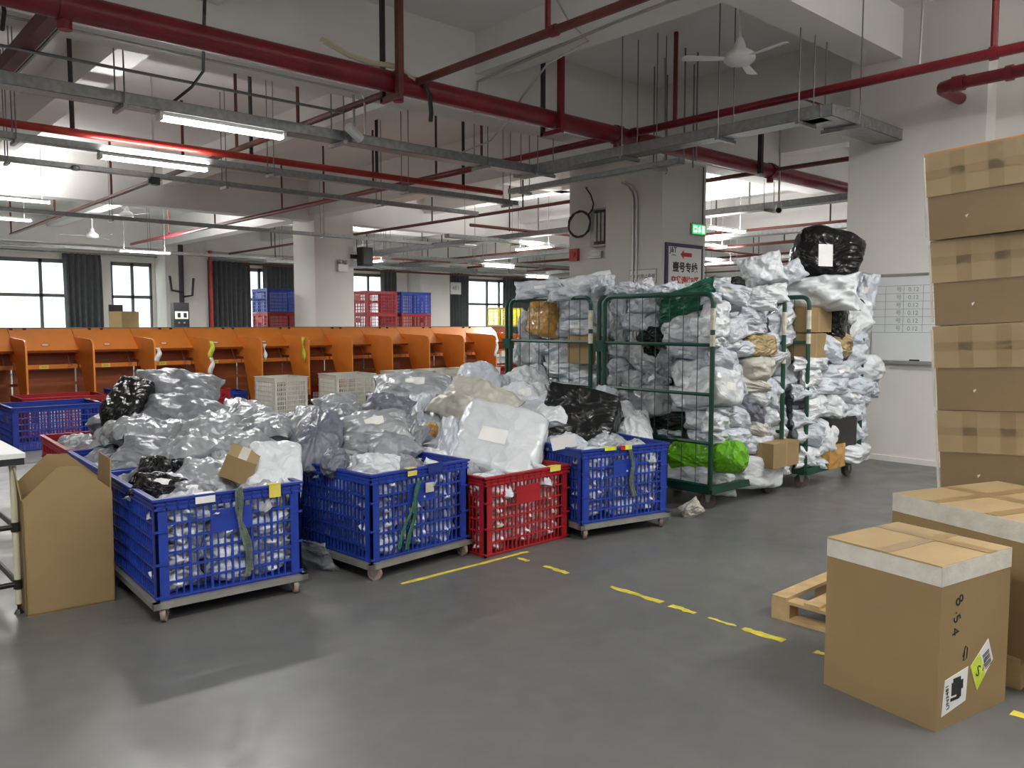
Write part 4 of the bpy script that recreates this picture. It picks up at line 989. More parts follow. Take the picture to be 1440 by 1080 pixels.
# ------------------------------------------------------------------ parcels
def ridge(p): return 1.0 - 2.0 * abs(noise.noise(p))
def crease(p, s):
    o = Vector((s * 3.7, s * 1.3, s * 7.1))
    q = p + .25 * noise.noise_vector(p * 1.7 + o)
    v = noise.voronoi(q * 2.6 + o)[0]
    return 1.0 * v[0] + .12 * ridge(q * 3.1 + o) + .06 * ridge(q * 7.3 + o)
def finish(name, vs_, fs, m=None):
    me = bpy.data.meshes.new(name); me.from_pydata(vs_, [], fs)
    bm = bmesh.new(); bm.from_mesh(me); bmesh.ops.recalc_face_normals(bm, faces=bm.faces); bm.to_mesh(me); bm.free()
    for p in me.polygons: p.use_smooth = True
    return me
def mailer_mesh(seed, full=.45, nu=44, nv=32, cr=.17, flange=.05):
    """flat poly mailer stuffed with goods: two creased sheets welded at the rim"""
    rr = random.Random(seed); lump = [(rr.uniform(-.5, .5), rr.uniform(-.5, .5), rr.uniform(.3, .8), rr.uniform(-.3, .5)) for _ in range(4)]
    ph = [rr.uniform(0, 6.3) for _ in range(6)]; kx = rr.randint(7, 12); ky = rr.randint(6, 10)
    bend = rr.uniform(-.25, .25); flap = rr.choice((-1, 1))
    top = []; bot = []
    for j in range(nv + 1):
        for i in range(nu + 1):
            u = -1 + 2 * i / nu; v = -1 + 2 * j / nv
            ui = min(1, abs(u) / (1 - flange)); vi = min(1, abs(v) / (1 - flange))
            e = max(0, (1 - ui ** 3.2)) * max(0, (1 - vi ** 3.2)); h = e ** full
            h *= 1 + sum(a * math.exp(-((u - x) ** 2 + (v - y) ** 2) / (r * r)) for x, y, r, a in lump) * .5
            # edge gathers: folds that run in from the rim
            g = .07 * math.sin(kx * v * 3 + ph[0] + 2 * math.sin(3 * u + ph[1])) * (abs(u) ** 2.5) + .07 * math.sin(ky * u * 3 + ph[2] + 2 * math.sin(3 * v + ph[3])) * (abs(v) ** 2.5)
            X = u * .5 * (1 - .07 * (1 - v * v)) * (1 + .02 * math.sin(9 * v + ph[4])); Y = v * .5 * (1 - .07 * (1 - u * u)) * (1 + .02 * math.sin(8 * u + ph[5]))
            p = Vector((u * 1.1, v * .9, 0))
            zt = .40 * h * (1 - cr * 1.6 + cr * 2.2 * crease(p, seed)) + .5 * g * h ** .5
            zb = -.34 * h * (1 - cr + cr * 1.6 * crease(p + Vector((0, 0, 5)), seed + 3)) + .4 * g * h ** .5
            rim = (.05 * math.sin(7 * u + 5 * v + ph[1]) + bend * .4 * (u * u - .4)) + .12 * flap * max(0, u - .8) * 2
            border = i in (0, nu) or j in (0, nv)
            top.append(Vector((X, Y, rim + (0 if border else zt + .004)))); bot.append(Vector((X, Y, rim + (0 if border else zb - .004))))
    vs_ = list(top); n1 = nu + 1; idx = {}
    for j in range(nv + 1):
        for i in range(n1):
            if i in (0, nu) or j in (0, nv): idx[(i, j)] = j * n1 + i
            else: idx[(i, j)] = len(vs_); vs_.append(bot[j * n1 + i])
    fs = []
    for j in range(nv):
        for i in range(nu):
            fs.append((j * n1 + i, j * n1 + i + 1, (j + 1) * n1 + i + 1, (j + 1) * n1 + i))
            fs.append((idx[(i, j)], idx[(i, j + 1)], idx[(i + 1, j + 1)], idx[(i + 1, j)]))
    me = finish('mailer_%d' % seed, vs_, fs)
    lab = label_from(lambda i, j: top[j * n1 + i], int(nu * .42), int(nu * .42) + 11, int(nv * .40), int(nv * .40) + 6)
    return me, lab
def label_from(fn, i0, i1, j0, j1, lift=.012):
    vs_ = []; fs = []; n = i1 - i0 + 1
    for j in range(j0, j1 + 1):
        for i in range(i0, i1 + 1): vs_.append(fn(i, j) + Vector((0, 0, lift)))
    for j in range(j1 - j0):
        for i in range(i1 - i0): fs.append((j * n + i, j * n + i + 1, (j + 1) * n + i + 1, (j + 1) * n + i))
    return finish('shipping_label', vs_, fs)
def lump_mesh(seed, ex=4.0, n=16, cr=.10, neck=0., tilt=0.):
    """bag pulled round a box or soft goods: creased superellipsoid, optional tied neck"""
    vs_ = []; fs = []; key = {}
    def vid(p):
        k = (round(p.x, 5), round(p.y, 5), round(p.z, 5))
        if k not in key: key[k] = len(vs_); vs_.append(p.copy())
        return key[k]
    for ax in range(3):
        for sg in (-1, 1):
            for j in range(n):
                for i in range(n):
                    q = []
                    for di, dj in ((0, 0), (1, 0), (1, 1), (0, 1)):
                        a = math.tan((-1 + 2 * (i + di) / n) * math.pi / 4); b = math.tan((-1 + 2 * (j + dj) / n) * math.pi / 4)
                        c = [0, 0, 0]; c[ax] = sg; c[(ax + 1) % 3] = a; c[(ax + 2) % 3] = b; q.append(vid(Vector(c)))
                    fs.append(tuple(q if sg > 0 else q[::-1]))
    out = []
    rr = random.Random(seed); ph = [rr.uniform(0, 6.3) for _ in range(4)]; kf = rr.randint(9, 14)
    for p in vs_:
        d = p.normalized(); r = (abs(d.x) ** ex + abs(d.y) ** ex + abs(d.z) ** ex) ** (-1 / ex)
        q = d * r
        s = 1 - cr + cr * 1.5 * crease(q * .8, seed)
        ang = math.atan2(q.y, q.x)
        if neck: s *= 1 + .04 * math.sin(kf * ang + ph[0] + 2 * q.z) * min(1, abs(q.z) + .3)
        q = q * s * .5
        if neck and q.z > .18:
            t = min(1, (q.z - .18) / .32); k = 1 - neck * t ** .8 * (1 + .12 * math.sin(kf * ang + ph[1])); q.x *= k; q.y *= k; q.z += .10 * t * neck
        q.x += tilt * q.z
        out.append(q)
    # address label lying on the outward face
    ok = [k for k, p in enumerate(vs_) if p.z > .999 and -.42 < p.x < .3 and -.35 < p.y < .15]
    ix = {k: i for i, k in enumerate(ok)}
    lf = [tuple(ix[k] for k in f) for f in fs if all(k in ix for k in f)]
    lab = finish('shipping_label', [out[k] + Vector((0, 0, .008)) for k in ok], lf) if lf and not neck else None
    return finish('lump_%d' % seed, out, fs), lab
PM = {'p': [mailer_mesh(s, f) for s, f in ((1, .40), (2, .5), (3, .36), (4, .55), (5, .45), (6, .42), (7, .5))],
      'f': [mailer_mesh(s, .62, cr=.22) for s in (11, 12, 13)],
      'b': [lump_mesh(s, 6.5, cr=.07) for s in (21, 22, 23)],
      'u': [lump_mesh(s, 3.0, cr=.13) for s in (31, 32, 33, 34)],
      's': [lump_mesh(s, 2.6, cr=.12, neck=.75, tilt=t_) for s, t_ in ((41, .2), (42, -.25), (43, .0))],
      'k': [lump_mesh(s, 12.0, cr=.035, tilt=t_) for s, t_ in ((51, .12), (52, -.1))] + [lump_mesh(53, 3.6, cr=.10, tilt=.18)]}
MCACHE = {}
def colored(me, m):
    k = (me.name, m)
    if k not in MCACHE:
        c = me.copy(); c.materials.clear(); c.materials.append(MATS[m]); MCACHE[k] = c
    return MCACHE[k]
WORDS = {'W': 'pale blue-white', 'L': 'bright white', 'S': 'shiny silver', 'G': 'mid grey', 'D': 'dark slate grey', 'C': 'creamy white', 'K': 'black', 'T': 'tan film-wrapped', 'A': 'amber tape-covered', 'V': 'dark green'}
SH = {'p': ('mailer_bag', 'plastic mailer bag'), 'f': ('mailer_bag', 'thin plastic mailer bag'), 'b': ('boxy_parcel', 'boxy plastic-bagged parcel'), 'u': ('stuffed_bag', 'stuffed plastic bag'), 's': ('tied_sack', 'tied plastic sack'), 'k': ('wrapped_parcel', 'film-wrapped block parcel')}
cnt = [0]
def parcel(kind, M, dims, where, lab=None, uniq=None, variant=None):
    col, shp = kind[0], kind[1]; cnt[0] += 1
    v = PM[shp][(cnt[0] * 7 + 3) % len(PM[shp]) if variant is None else variant]
    nm, wd = SH[shp]
    o = bpy.data.objects.new(nm, colored(v[0], col)); COL.objects.link(o)
    o.matrix_world = M @ Matrix.Diagonal((dims[0], dims[1], dims[2], 1))
    lb = uniq or '%s %s %s' % (WORDS[col], wd, where)
    tag(o, lb, 'parcel', None if uniq else '%s %ss %s' % (WORDS[col], wd, where))
    if lab is None: lab = (cnt[0] % 5 == 0)
    if lab and v[1] is not None:
        l = bpy.data.objects.new('shipping_label', colored(v[1], 'paper')); COL.objects.link(l); l.parent = o
    return o
def on_face(px, py, w_, h_, rot, kind, n, plane, where, depth=None, **kw):
    """lay a parcel against a pile face: pixel gives the direction, the pile face the distance"""
    f = {'x': atx, 'y': aty}[plane[0]]
    P0 = f(px, py, plane[1]); c, s = math.cos(R(rot)), math.sin(R(rot))
    a = f(px + c * w_ / 2, py + s * w_ / 2, plane[1]) - f(px - c * w_ / 2, py - s * w_ / 2, plane[1])
    b = f(px + s * h_ / 2, py - c * h_ / 2, plane[1]) - f(px - s * h_ / 2, py + c * h_ / 2, plane[1])
    ex = a.normalized(); W_ = a.length; nn = Vector((-1, 0, 0)) if plane[0] == 'x' else Vector((0, -1, 0))
    ey = nn.cross(ex).normalized(); Hh = abs(b.dot(ey)); W_ = min(W_, .62)
    d = depth or min(.42, max(.16, .8 * Hh)) if kind[1] in 'pf' else (depth or min(.5, max(.2, (W_ + Hh) / 2)))
    # tip the bag a little so that no two faces lie in one plane
    M = frame(P0 - nn * (d * .38), ex, ey) @ Matrix.Rotation(rnd.uniform(-.25, .25), 4, 'X') @ Matrix.Rotation(rnd.uniform(-.25, .25), 4, 'Y')
    return parcel(kind, M, (W_ * 1.03, Hh * 1.06, d * 1.15), where, **kw)
def in_heap(px, py, w_, h_, rot, kind, y, where, up=.55, depth=None, **kw):
    P0 = aty(px, py, y); k = (P0 - CAM).dot(fwd) / FPX
    view = (CAM - P0).normalized(); nn = (view * (1 - up) + Vector((0, 0, 1)) * up).normalized()
    ex0 = rt - nn * rt.dot(nn); ex0.normalize(); ey0 = nn.cross(ex0)
    c, s = math.cos(R(-rot)), math.sin(R(-rot)); ex = ex0 * c + ey0 * s; ey = nn.cross(ex)
    fs_ = max(.45, abs(ey0.dot(upv)))
    W_ = w_ * k; Hh = h_ * k / fs_
    d = depth or min(.34, max(.12, .55 * min(W_, Hh)))
    M = frame(P0 - nn * d * .25, ex, ey)
    return parcel(kind, M, (W_ * 1.04, Hh * 1.04, d * 1.2), where, **kw)
def rows(txt):
    for ln in txt.strip().splitlines():
        q = ln.split()
        if q: yield q

# --- cage with the dark green bag and lime roll: side face behind the mesh
A_S = ('x', 5.655); wA = 'behind the mesh of the cage with the lime roll'
for q in rows('''866 430 20 32 0 Wp
900 428 54 26 -12 Wp
885 453 36 27 0 Wp
865 463 24 36 20 Sp
908 458 26 22 -40 Wp
948 453 66 32 -10 Lp
963 471 70 26 4 Lp
866 493 22 24 0 Wu
897 505 54 30 45 Sp
963 494 74 24 5 Wp
966 527 68 48 -3 Lp
866 515 24 26 0 Wu
866 537 24 30 10 Su
886 537 28 34 0 Su
917 533 40 30 -30 Gp
932 512 26 40 10 Gp
874 555 36 22 0 Wp
912 568 46 46 -5 Sb
968 560 70 38 -4 Lp
981 592 50 30 8 Lp
936 607 36 16 0 Wp
983 614 42 18 0 Wp
970 671 64 40 -2 Lb
950 655 18 40 15 Wp
880 590 40 40 0 Gp
900 630 40 40 0 Gp
925 640 30 30 0 Gp'''):
    x, y, w_, h_, r_ = map(float, q[:5]); on_face(x, y, w_, h_, r_, q[5], None, A_S, wA)
on_face(957, 424, 92, 40, -22, 'Vp', None, ('x', 5.60), wA, uniq='dark green plastic bag wedged at the top of the cage mesh')
on_face(912, 470, 40, 28, 10, 'Kp', None, A_S, wA, uniq='black plastic bag high behind the cage mesh')
on_face(907, 496, 40, 22, 45, 'Kp', None, ('x', 5.70), wA, uniq='black plastic bag sloping behind the middle rail of the cage')
on_face(936, 592, 50, 24, 0, 'Ku', None, A_S, wA, uniq='black plastic bag low in the cage above the lime roll')
# --- its open front
A_F = ('y', 3.79); wAF = 'in the open front of the lime-roll cage'
for q in rows('''1016 441 34 38 0 Lp
1010 460 26 28 -5 Lb
1068 445 74 28 5 Wp
1108 447 46 28 -35 Wp
1034 467 32 28 -30 Wb
1070 463 44 18 0 Wp
1012 479 34 24 8 Lp
1108 475 52 28 -25 Wp
1032 487 28 20 0 Wu
1049 492 28 22 0 Wu
1027 508 54 38 30 Wp
1101 506 42 46 0 Ls
1071 518 44 38 0 Cu
1021 547 36 52 10 Lb
1035 528 36 40 10 Wp
1067 540 46 34 0 Cs
1041 547 30 38 0 Wp
1071 560 32 26 0 Lu
1094 554 30 48 -12 Wp
1061 579 46 28 35 Dp
1096 585 34 36 0 Wp
1043 588 40 34 10 Wp
1022 581 34 18 0 Wp
1073 604 38 24 25 Cp
1100 610 30 30 -50 Lp
1041 614 34 26 0 Wu
1065 626 46 30 0 Wp
1016 594 42 30 0 Lp
1016 614 32 22 -10 Wp
1066 665 62 44 -4 Lb
1106 659 50 26 -12 Lp
1018 682 38 34 5 Lp
1040 650 30 26 0 Wu
1085 635 30 24 10 Wp
1118 530 26 40 0 Wp'''):
    x, y, w_, h_, r_ = map(float, q[:5]); on_face(x, y, w_, h_, r_, q[5], None, A_F, wAF)
on_face(1070, 489, 34, 30, 0, 'Tb', None, A_F, wAF, uniq='yellowish film-wrapped parcel between white bags in the cage front')
# --- top of that cage
wAT = 'heaped on top of the cage with the lime roll'
for q in rows('''903 402 36 18 -20 Lp 4.6
933 407 44 18 -14 Wp 4.3
962 408 40 18 6 Wu 4.2
882 405 28 18 0 Wu 4.7
850 396 30 22 0 Wp 5.0
986 403 44 18 0 Lp 4.0
1010 400 36 22 0 Wp 3.95
1022 409 66 28 20 Wp 3.85
1078 413 58 28 -3 Lp 3.85
1060 429 64 15 3 Lp 3.78
1071 378 60 46 -10 Lp 3.95
1105 386 54 30 -25 Wp 3.9
1045 405 40 26 0 Wp 4.2
1000 418 30 16 0 Wp 3.8
865 408 30 16 0 Wp 4.9'''):
    x, y, w_, h_, r_, yy = [float(v) for v in q[:5]] + [float(q[6])]; in_heap(x, y, w_, h_, r_, q[5], yy, wAT, up=.25)
in_heap(1036, 398, 22, 15, 0, 'Ku', 4.1, wAT, uniq='small black bag tucked among white bags on the cage top')
# --- cage by the whiteboard
B_F = ('y', 3.66); wB = 'in the cage by the whiteboard'
for q in rows('''1216 447 38 62 -6 Lp
1196 443 22 32 0 Lp
1210 474 34 30 0 Wp
1175 491 38 28 45 Wp
1212 496 38 30 -40 Wp
1150 512 46 20 0 Lp
1184 523 50 26 -8 Wp
1224 520 34 40 10 Lu
1210 540 34 28 0 Wu
1149 531 34 28 -10 Lp
1172 543 52 26 -5 Wp
1200 556 40 26 25 Wp
1157 571 56 30 -20 Lp
1182 577 38 34 40 Lp
1208 578 28 36 0 Wp
1151 610 56 42 20 Wp
1167 617 26 56 0 Lp
1212 606 20 36 0 Wp
1205 634 40 24 -4 Lb
1145 643 36 32 0 Lp
1160 652 34 18 0 Wp
1140 590 30 26 0 Wp
1228 545 20 30 0 Wp
1140 552 26 24 0 Wp
1218 560 20 26 0 Wp'''):
    x, y, w_, h_, r_ = map(float, q[:5]); on_face(x, y, w_, h_, r_, q[5], None, B_F, wB)
for q in rows('''1120 546 30 24 0 Wp
1118 567 28 24 0 Gb
1120 592 28 22 0 Wp
1120 612 30 26 20 Sp
1122 640 28 28 0 Wp'''):
    x, y, w_, h_, r_ = map(float, q[:5]); on_face(x, y, w_, h_, r_, q[5], None, ('x', 6.98), 'behind the side mesh of the cage by the whiteboard')
in_heap(1147, 410, 112, 52, 2, 'Lp', 3.75, wB, up=.2, depth=.38, variant=4, uniq='long white bag lying across the top of the cage by the whiteboard')
in_heap(1216, 407, 34, 48, 10, 'Wp', 3.7, wB, up=.1, uniq='crumpled white bag at the top corner against the whiteboard')
o = in_heap(1161, 360, 88, 78, 14, 'Kk', 3.95, wB, up=.1, depth=.5, variant=2, lab=False, uniq='huge black wrapped parcel with white label crowning the cage pile')
c = aty(1161, 359, 3.69); l_ = MB().box(-.065, .065, -.003, .003, -.10, .10).build('label_sheet', 'paper', None); l_.parent = o
l_.matrix_world = Matrix.Translation(c) @ frame((0, 0, 0), rt, (0, 0, 1)) @ Matrix.Rotation(R(-90), 4, 'X') if False else Matrix.Translation(c) @ Matrix.Rotation(math.atan2(rt.y, rt.x), 4, 'Z')
on_face(1181, 453, 28, 50, 0, 'Kb', None, ('y', 3.72), wB, uniq='black film-wrapped parcel behind the brown cartons in the cage')
on_face(1190, 484, 32, 40, 15, 'Tp', None, B_F, wB, uniq='tan film-wrapped parcel below the black one in the cage')
def cage_carton(x0, x1, y0, z0, z1, m, label, D=.32):
    t = thing('carton', label, 'carton', (x0, y0, z0)); L = x1 - x0; h = z1 - z0
    MB().box(0, L, 0, D, 0, h).build('body', m, t); MB().box(0, L, D * .5 - .02, D * .5 + .02, h, h + .001).build('tape', 'brown_tape', t)
    if m != 'kraft': return
    MB().box(L * .5 - .02, L * .5 + .02, -.001, 0, 0, h).build('tape', 'brown_tape', t)
    MB().box(-.001, 0, D * .5 - .02, D * .5 + .02, 0, h).build('tape', 'brown_tape', t)
def cage_from_px(pa, pb, y0, m, label, D=.32):
    a = aty(pa[0], pa[1], y0); b = aty(pb[0], pb[1], y0); cage_carton(a.x, b.x, y0, b.z, a.z, m, label, D)
cage_from_px((1134, 432), (1169, 467), 3.70, 'kraft', 'brown carton on top of another under the long white bag', .26)
cage_from_px((1134, 469), (1161, 505), 3.69, 'kraft', 'brown carton below a larger one in the cage by the whiteboard', .26)
cage_from_px((1169, 590), (1204, 625), 3.64, 'black', 'black carton low in the cage by the whiteboard', .3)
cage_from_px((1167, 627), (1188, 655), 3.62, 'A', 'amber yellow carton at the cage base below the black carton', .3)
cage_from_px((1088, 625), (1123, 652), 3.62, 'kraft', 'small brown carton low between the two cages', .26)
# --- cage by the sorting line
C_S = ('x', 5.655); wC = 'behind the mesh of the cage by the sorting line'
for q in rows('''811 435 62 30 -8 Wp
807 461 66 26 -3 Wp
737 459 24 42 15 Lp
731 498 26 42 5 Lp
745 497 22 32 0 Lb
768 488 48 22 -15 Wp
780 505 36 28 -20 Wp
796 521 66 22 0 Lp
804 535 66 24 2 Wp
805 549 58 14 0 Lp
745 530 30 30 0 Wp
838 500 18 40 0 Wp
838 540 20 40 0 Wp
836 440 18 40 0 Wp'''):
    x, y, w_, h_, r_ = map(float, q[:5]); on_face(x, y, w_, h_, r_, q[5], None, C_S, wC)
on_face(764, 452, 44, 48, 10, 'Ab', None, C_S, wC, uniq='amber tape-covered box high behind the far cage mesh')
on_face(772, 548, 20, 20, 0, 'Ku', None, C_S, wC, uniq='small black bag low behind the far cage mesh')
a = atx(798, 473, 5.545); b = atx(829, 512, 5.545)
t = thing('carton', 'plain brown carton behind the far cage mesh', 'carton', (5.545, b.y, b.z)); MB().box(0, .4, 0, a.y - b.y, 0, a.z - b.z).build('body', 'kraft', t); MB().box(.18, .22, 0, a.y - b.y, a.z - b.z, a.z - b.z + .001).build('tape', 'brown_tape', t)
wCT = 'heaped on top of the cage by the sorting line'
for q in rows('''757 405 66 26 -3 Wp 5.75
826 398 72 30 -10 Lp 5.3
800 412 60 20 0 Wp 5.3
845 402 30 26 0 Wp 5.1
785 400 36 20 20 Wp 5.7
860 412 34 20 0 Wp 5.15'''):
    x, y, w_, h_, r_, yy = [float(v) for v in q[:5]] + [float(q[6])]; in_heap(x, y, w_, h_, r_, q[5], yy, wCT, up=.3)
# --- lime roll
a = atx(938, 640, 5.62); roll = thing('wrapped_roll', 'lime green film-wrapped roll sticking out of the cage', 'roll', (5.95, 3.70, .60))
rp = []
for i in range(41):
    z = -.40 + .81 * i / 40; e_ = max(0, abs(z) - .33) / .08; rp.append((.138 * math.sqrt(max(.04, 1 - e_ * e_)), z))
rb = MB().lathe(rp, 36)
rb.v = [tuple(Vector((x, y, z)) * 1.0 + Vector((x, y, 0)).normalized() * (.016 * crease(Vector((x, y, z)) * 7, 5) - .006)) for x, y, z in rb.v]
rb.build('wrapped_body', 'lime', roll, True)
roll.rotation_euler = (R(90), 0, math.atan2(rt.y, rt.x) + R(90) + R(4)); pa, pb = atx(946, 641, 5.68), aty(1046, 643, 3.60); roll.location = (pa + pb) / 2; roll.rotation_mode = 'QUATERNION'; roll.rotation_quaternion = (pb - pa).to_track_quat('Z', 'Y'); roll.scale = (.93, .93, (pb - pa).length / .81 * 1.05)
# white film trailing round the caster
c = atz(972, 712, .09); in_heap(972, 716, 24, 30, 60, 'Cp', 3.72, '', up=.1, depth=.08, uniq='torn white bag tangled round the cage caster')

# --- heap over the green-strapped crate
w2 = 'heaped on the green-strapped blue crate'
for q in rows('''527 652 72 30 -5 Lp 4.32
600 645 70 32 0 Lp 4.55
518 626 104 34 -8 Gp 4.65 grey bag pressed under the big silver bag
522 598 108 44 -18 Sp 4.8 big silver bag slumped across the green-strapped crate
446 614 62 76 0 Ds 4.75
545 568 72 32 10 Dp 5.35
488 581 52 30 -25 Gp 5.2
473 566 64 28 -20 Sp 5.5
438 588 62 36 10 Sp 5.5
470 646 34 26 10 Du 4.4
577 620 34 54 15 Gp 4.8
600 576 54 52 0 Wp 5.4
603 612 42 40 0 Sp 5.1
580 541 110 42 -3 Sp 6.1 wide silver bag at the back of the heap before the white baskets
638 546 34 38 0 Wp 6.0
560 600 40 40 0 Gp 5.1
495 610 60 40 0 Gp 5.0
420 600 60 40 0 Gp 5.6'''):
    x, y, w_, h_, r_, yy = [float(v) for v in q[:5]] + [float(q[6])]; in_heap(x, y, w_, h_, r_, q[5], yy, w2, uniq=' '.join(q[7:]) or None)
# --- heap over the red floor crate
w3 = 'heaped on the red crate between the blue ones'
in_heap(702, 622, 120, 88, 14, 'Lb', 4.40, w3, up=.45, depth=.34, variant=1, lab=True, uniq='big bright white boxy bag with address label on the red crate')
c = aty(712, 610, 4.2)
for q in rows('''635 612 38 58 5 Wp 4.6 narrow pale blue bag standing between the two heaps
668 560 112 60 30 Cp 5.05 wide cream white bag tilted behind the labelled white boxy bag
738 586 70 36 4 Wb 5.0
757 622 44 54 8 Wb 4.8
735 558 74 46 -6 Lp 5.4
742 532 66 40 -20 Lp 5.75 white bag spilling out of the far cage onto the heap
673 532 60 42 -10 Wu 5.9
702 541 36 34 0 Wp 5.85
773 562 40 26 0 Lp 5.2
640 585 40 36 0 Wp 5.2
770 592 40 30 0 Wp 5.1
780 545 40 26 0 Wp 5.6'''):
    x, y, w_, h_, r_, yy = [float(v) for v in q[:5]] + [float(q[6])]; in_heap(x, y, w_, h_, r_, q[5], yy, w3, uniq=' '.join(q[7:]) or None)
in_heap(772, 650, 34, 16, 0, 'Tp', 4.45, w3, uniq='yellowish film packet just inside the red crate rim')
in_heap(606, 605, 20, 22, 0, 'Au', 5.0, w3, up=.2, uniq='small amber packet peeping between the heaps')
# --- heap over the blue crate beside the cage
w4 = 'heaped on the blue crate beside the cage'
in_heap(816, 596, 100, 84, 16, 'Kk', 4.45, w4, up=.35, depth=.36, variant=1, lab=False, uniq='big black wrapped parcel leaning in the blue crate beside the cage')
c = aty(793, 622, 4.02); l_ = tag(MB().box(-.09, .09, -.002, .002, -.045, .045).build('paper_slip', 'paper'), 'white paper slip at the foot of the black parcel', 'paper'); l_.matrix_world = Matrix.Translation(c) @ Matrix.Rotation(math.atan2(rt.y, rt.x), 4, 'Z') @ Matrix.Rotation(R(-12), 4, 'Y')
for q in rows('''872 586 58 46 -15 Lp 4.5
888 607 60 44 -6 Lp 4.25
847 556 34 32 30 Wp 4.75
900 590 30 30 0 Lp 4.4
860 620 50 30 0 Lp 4.3'''):
    x, y, w_, h_, r_, yy = [float(v) for v in q[:5]] + [float(q[6])]; in_heap(x, y, w_, h_, r_, q[5], yy, w4)
# --- heap along the carton-side row
w1 = 'heaped on the crates nearest the open carton'
for q in rows('''248 541 120 46 -5 Gp 6.55 large crumpled grey bag topping the heap beside the black parcel
254 577 116 46 0 Gp 6.2 large grey bag lying directly under the topmost grey bag
194 602 48 42 10 Gp 5.95 grey bag leaning below the black wrapped parcel
248 609 82 38 -4 Sp 5.85
296 592 54 28 -8 Gp 6.2
316 611 76 30 -5 Sp 5.9
335 579 52 42 0 Sp 6.5 silver bag rising beside the two big grey bags
362 592 96 46 20 Sp 6.1 large silver bag sloping down behind the long grey bag
390 614 66 32 -25 Sp 5.6
420 594 66 32 -10 Sp 5.9
229 634 126 36 3 Gp 5.25 long smooth grey bag lying along the rim of the second blue crate
318 629 66 34 -8 Sp 5.3
310 646 42 24 0 Sp 5.05
292 668 96 38 13 Sp 4.6 silver bag lying between the black bags and the small brown carton
268 690 66 24 -6 Gp 4.4 small grey bag just behind the strapped rim
386 656 72 54 -12 Lb 4.42 white boxy bag beside the small brown carton and yellow tag
405 640 40 40 0 Gp 5.2
350 610 50 30 0 Gp 5.6'''):
    x, y, w_, h_, r_, yy = [float(v) for v in q[:5]] + [float(q[6])]; in_heap(x, y, w_, h_, r_, q[5], yy, w1, uniq=' '.join(q[7:]) or None)
in_heap(182, 570, 46, 46, 0, 'Kk', 6.45, w1, up=.6, depth=.34, uniq='black wrapped box with a white slip on the red crate')
in_heap(169, 598, 24, 48, 5, 'Ku', 6.25, w1, up=.2, uniq='black bag hanging over the rim of the red crate')
in_heap(222, 660, 62, 36, 0, 'Kp', 4.85, w1, uniq='black bag lying below the long grey bag')
o = in_heap(226, 681, 78, 28, 2, 'Kp', 4.5, w1, lab=True, uniq='flat black bag with torn white label by the blue crate corner')
c = aty(331, 658, 4.50); t = thing('carton', 'small brown taped carton lying on the silver bags', 'carton', (c.x, c.y, c.z - .04)); t.rotation_euler = (R(12), R(24), R(-28))
MB().box(-.085, .085, -.095, .095, 0, .14).build('body', 'kraft', t); MB().box(-.025, .025, -.096, .096, .14, .141).build('tape', 'clear_tape', t)
M_ = Matrix.Translation(atz(440, 786, .06)) @ Matrix.Rotation(R(20), 4, 'Z') @ Matrix.Rotation(R(55), 4, 'Y')
parcel('Gf', M_, (.34, .36, .12), '', uniq='grey bag fallen on the floor between two dollies')
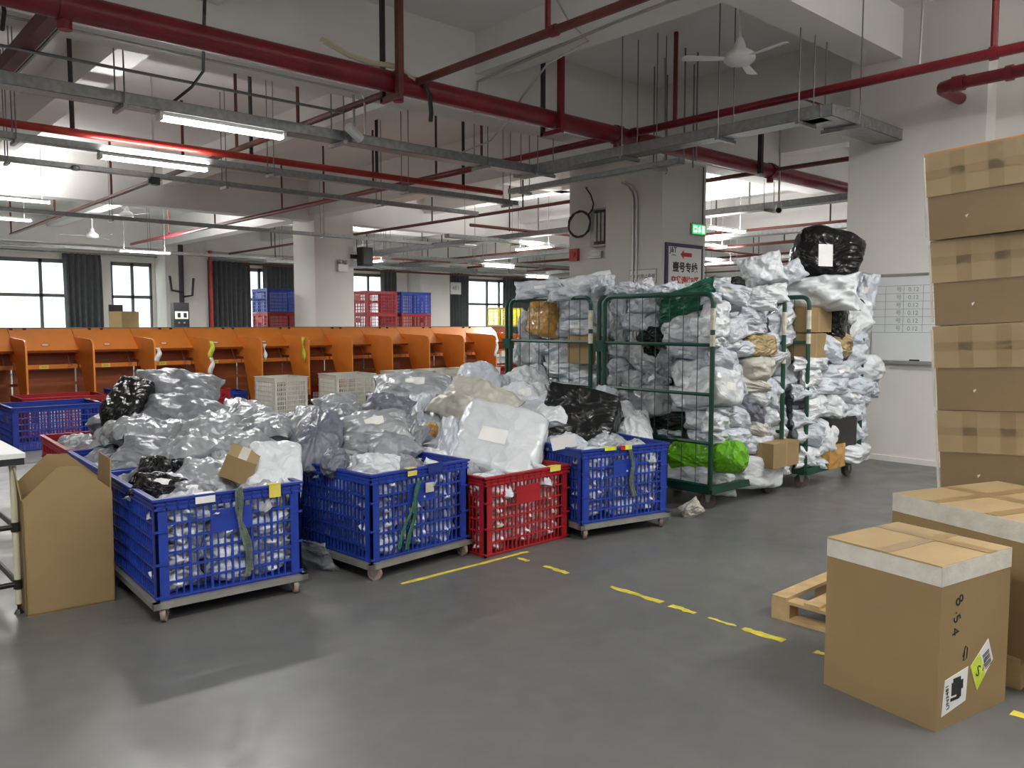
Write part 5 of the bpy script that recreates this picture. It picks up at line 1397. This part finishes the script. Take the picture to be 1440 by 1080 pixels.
# --- parcels packed inside the crates, seen through the mesh
WH = {'1': 'inside the strapped blue crate by the open carton', '2': 'inside the green-strapped blue crate', 'r': 'inside the floor-standing red crate', '3': 'inside the blue crate with the black parcel',
      '1b': 'inside the second blue crate of the carton-side row', '1c': 'inside the red crate of the carton-side row', '2b': 'inside the buried blue crate', 'rb': 'inside the buried red crate', '3b': 'inside the buried crate near the cages'}
for key, (base, rz_, ob) in CR.items():
    B = Matrix.Translation(base) @ Matrix.Rotation(rz_, 4, 'Z'); rr = random.Random(hash(key) % 97 if False else sum(map(ord, key)))
    front = key in ('1', '2', 'r', '3')
    if front:
        for j in range(4):
            for i in range(3):
                x = -CL / 2 + .15 + .235 * i + rr.uniform(-.02, .02); z = .09 + .115 * j + rr.uniform(-.01, .01)
                if j == 3 and i == 1: continue
                M = B @ Matrix.Translation((x, -CW / 2 + .108, z)) @ Matrix.Rotation(R(90) + rr.uniform(-.25, .25), 4, 'X') @ Matrix.Rotation(rr.uniform(-.5, .5), 4, 'Z')
                parcel(rr.choice(['Wp', 'Sp', 'Lp', 'Wu', 'Lp'] if key != 'r' else ['Lp', 'Lu', 'Cp', 'Lp']), M, (.26, .15, .20), WH[key], lab=False)
    if key in ('1', '2', '1b'):
        for j in range(3):
            for i in range(2):
                y = -CW / 2 + .42 + .34 * i + rr.uniform(-.02, .02); z = .11 + .14 * j
                M = B @ Matrix.Translation((-CL / 2 + .12, y, z)) @ Matrix.Rotation(R(-90), 4, 'Z') @ Matrix.Rotation(R(90) + rr.uniform(-.2, .2), 4, 'X')
                parcel(rr.choice(['Wp', 'Gp', 'Lp']), M, (.34, .17, .2), WH[key], lab=False)
    # loose layer that carries the heap
    for i in range(2):
        for j in range(3):
            if front and j == 0: zt = .40
            else: zt = .44
            M = B @ Matrix.Translation((-CL / 4 + CL / 2 * i, -CW / 2 + .18 + .31 * j, zt + rr.uniform(-.02, .03))) @ Matrix.Rotation(rr.uniform(0, 3), 4, 'Z') @ Matrix.Rotation(rr.uniform(-.15, .15), 4, 'X')
            parcel(rr.choice(['Gp', 'Sp', 'Wp']), M, (.36, .30, .20), WH[key], lab=False)
# inner cores of the heaps: further bags below the visible ones
def core(x0, x1, y0, y1, z0, z1, n, where, cols, seed):
    rr = random.Random(seed)
    for i in range(n):
        M = Matrix.Translation((rr.uniform(x0, x1), rr.uniform(y0, y1), rr.uniform(z0, z1))) @ Matrix.Rotation(rr.uniform(0, 3), 4, 'Z') @ Matrix.Rotation(rr.uniform(-.2, .2), 4, 'X')
        parcel(rr.choice(cols), M, (.44, .36, .24), where, lab=False)
core(2.65, 3.3, 4.5, 5.9, .62, .72, 8, 'deep in the heap behind the green-strapped crate', ['Gp', 'Sp'], 1)
core(3.55, 4.2, 4.6, 5.7, .50, .72, 9, 'deep in the heap behind the red floor crate', ['Wp', 'Wu'], 2)
core(4.45, 4.95, 4.6, 5.6, .62, .76, 5, 'deep in the heap beside the cages', ['Wp', 'Lp'], 3)
core(1.75, 2.5, 5.0, 6.9, .62, .74, 10, 'deep in the heap of the carton-side row', ['Gp', 'Sp'], 4)
# cage cores
def cage_core(x0, y0, lx, ly, where, seed, zmax=1.72):
    rr = random.Random(seed)
    for k in range(6):
        for i in range(2):
            M = Matrix.Translation((x0 + lx * (.50 + .27 * i), y0 + ly * (.58 + .04 * (k % 2)), .34 + .245 * k)) @ Matrix.Rotation(rr.uniform(-.2, .2), 4, 'Z')
            parcel(rr.choice(['Wb', 'Lb', 'Wb']), M, (lx * .30, ly * .66, .27), where, lab=False)
cage_core(5.5, 3.74, 1.08, 1.13, 'deep inside the cage with the lime roll', 5)
cage_core(6.86, 3.66, 1.06, 1.13, 'deep inside the cage by the whiteboard', 6)
cage_core(5.5, 5.04, 1.08, 1.08, 'deep inside the cage by the sorting line', 7)
print('parcels', cnt[0])
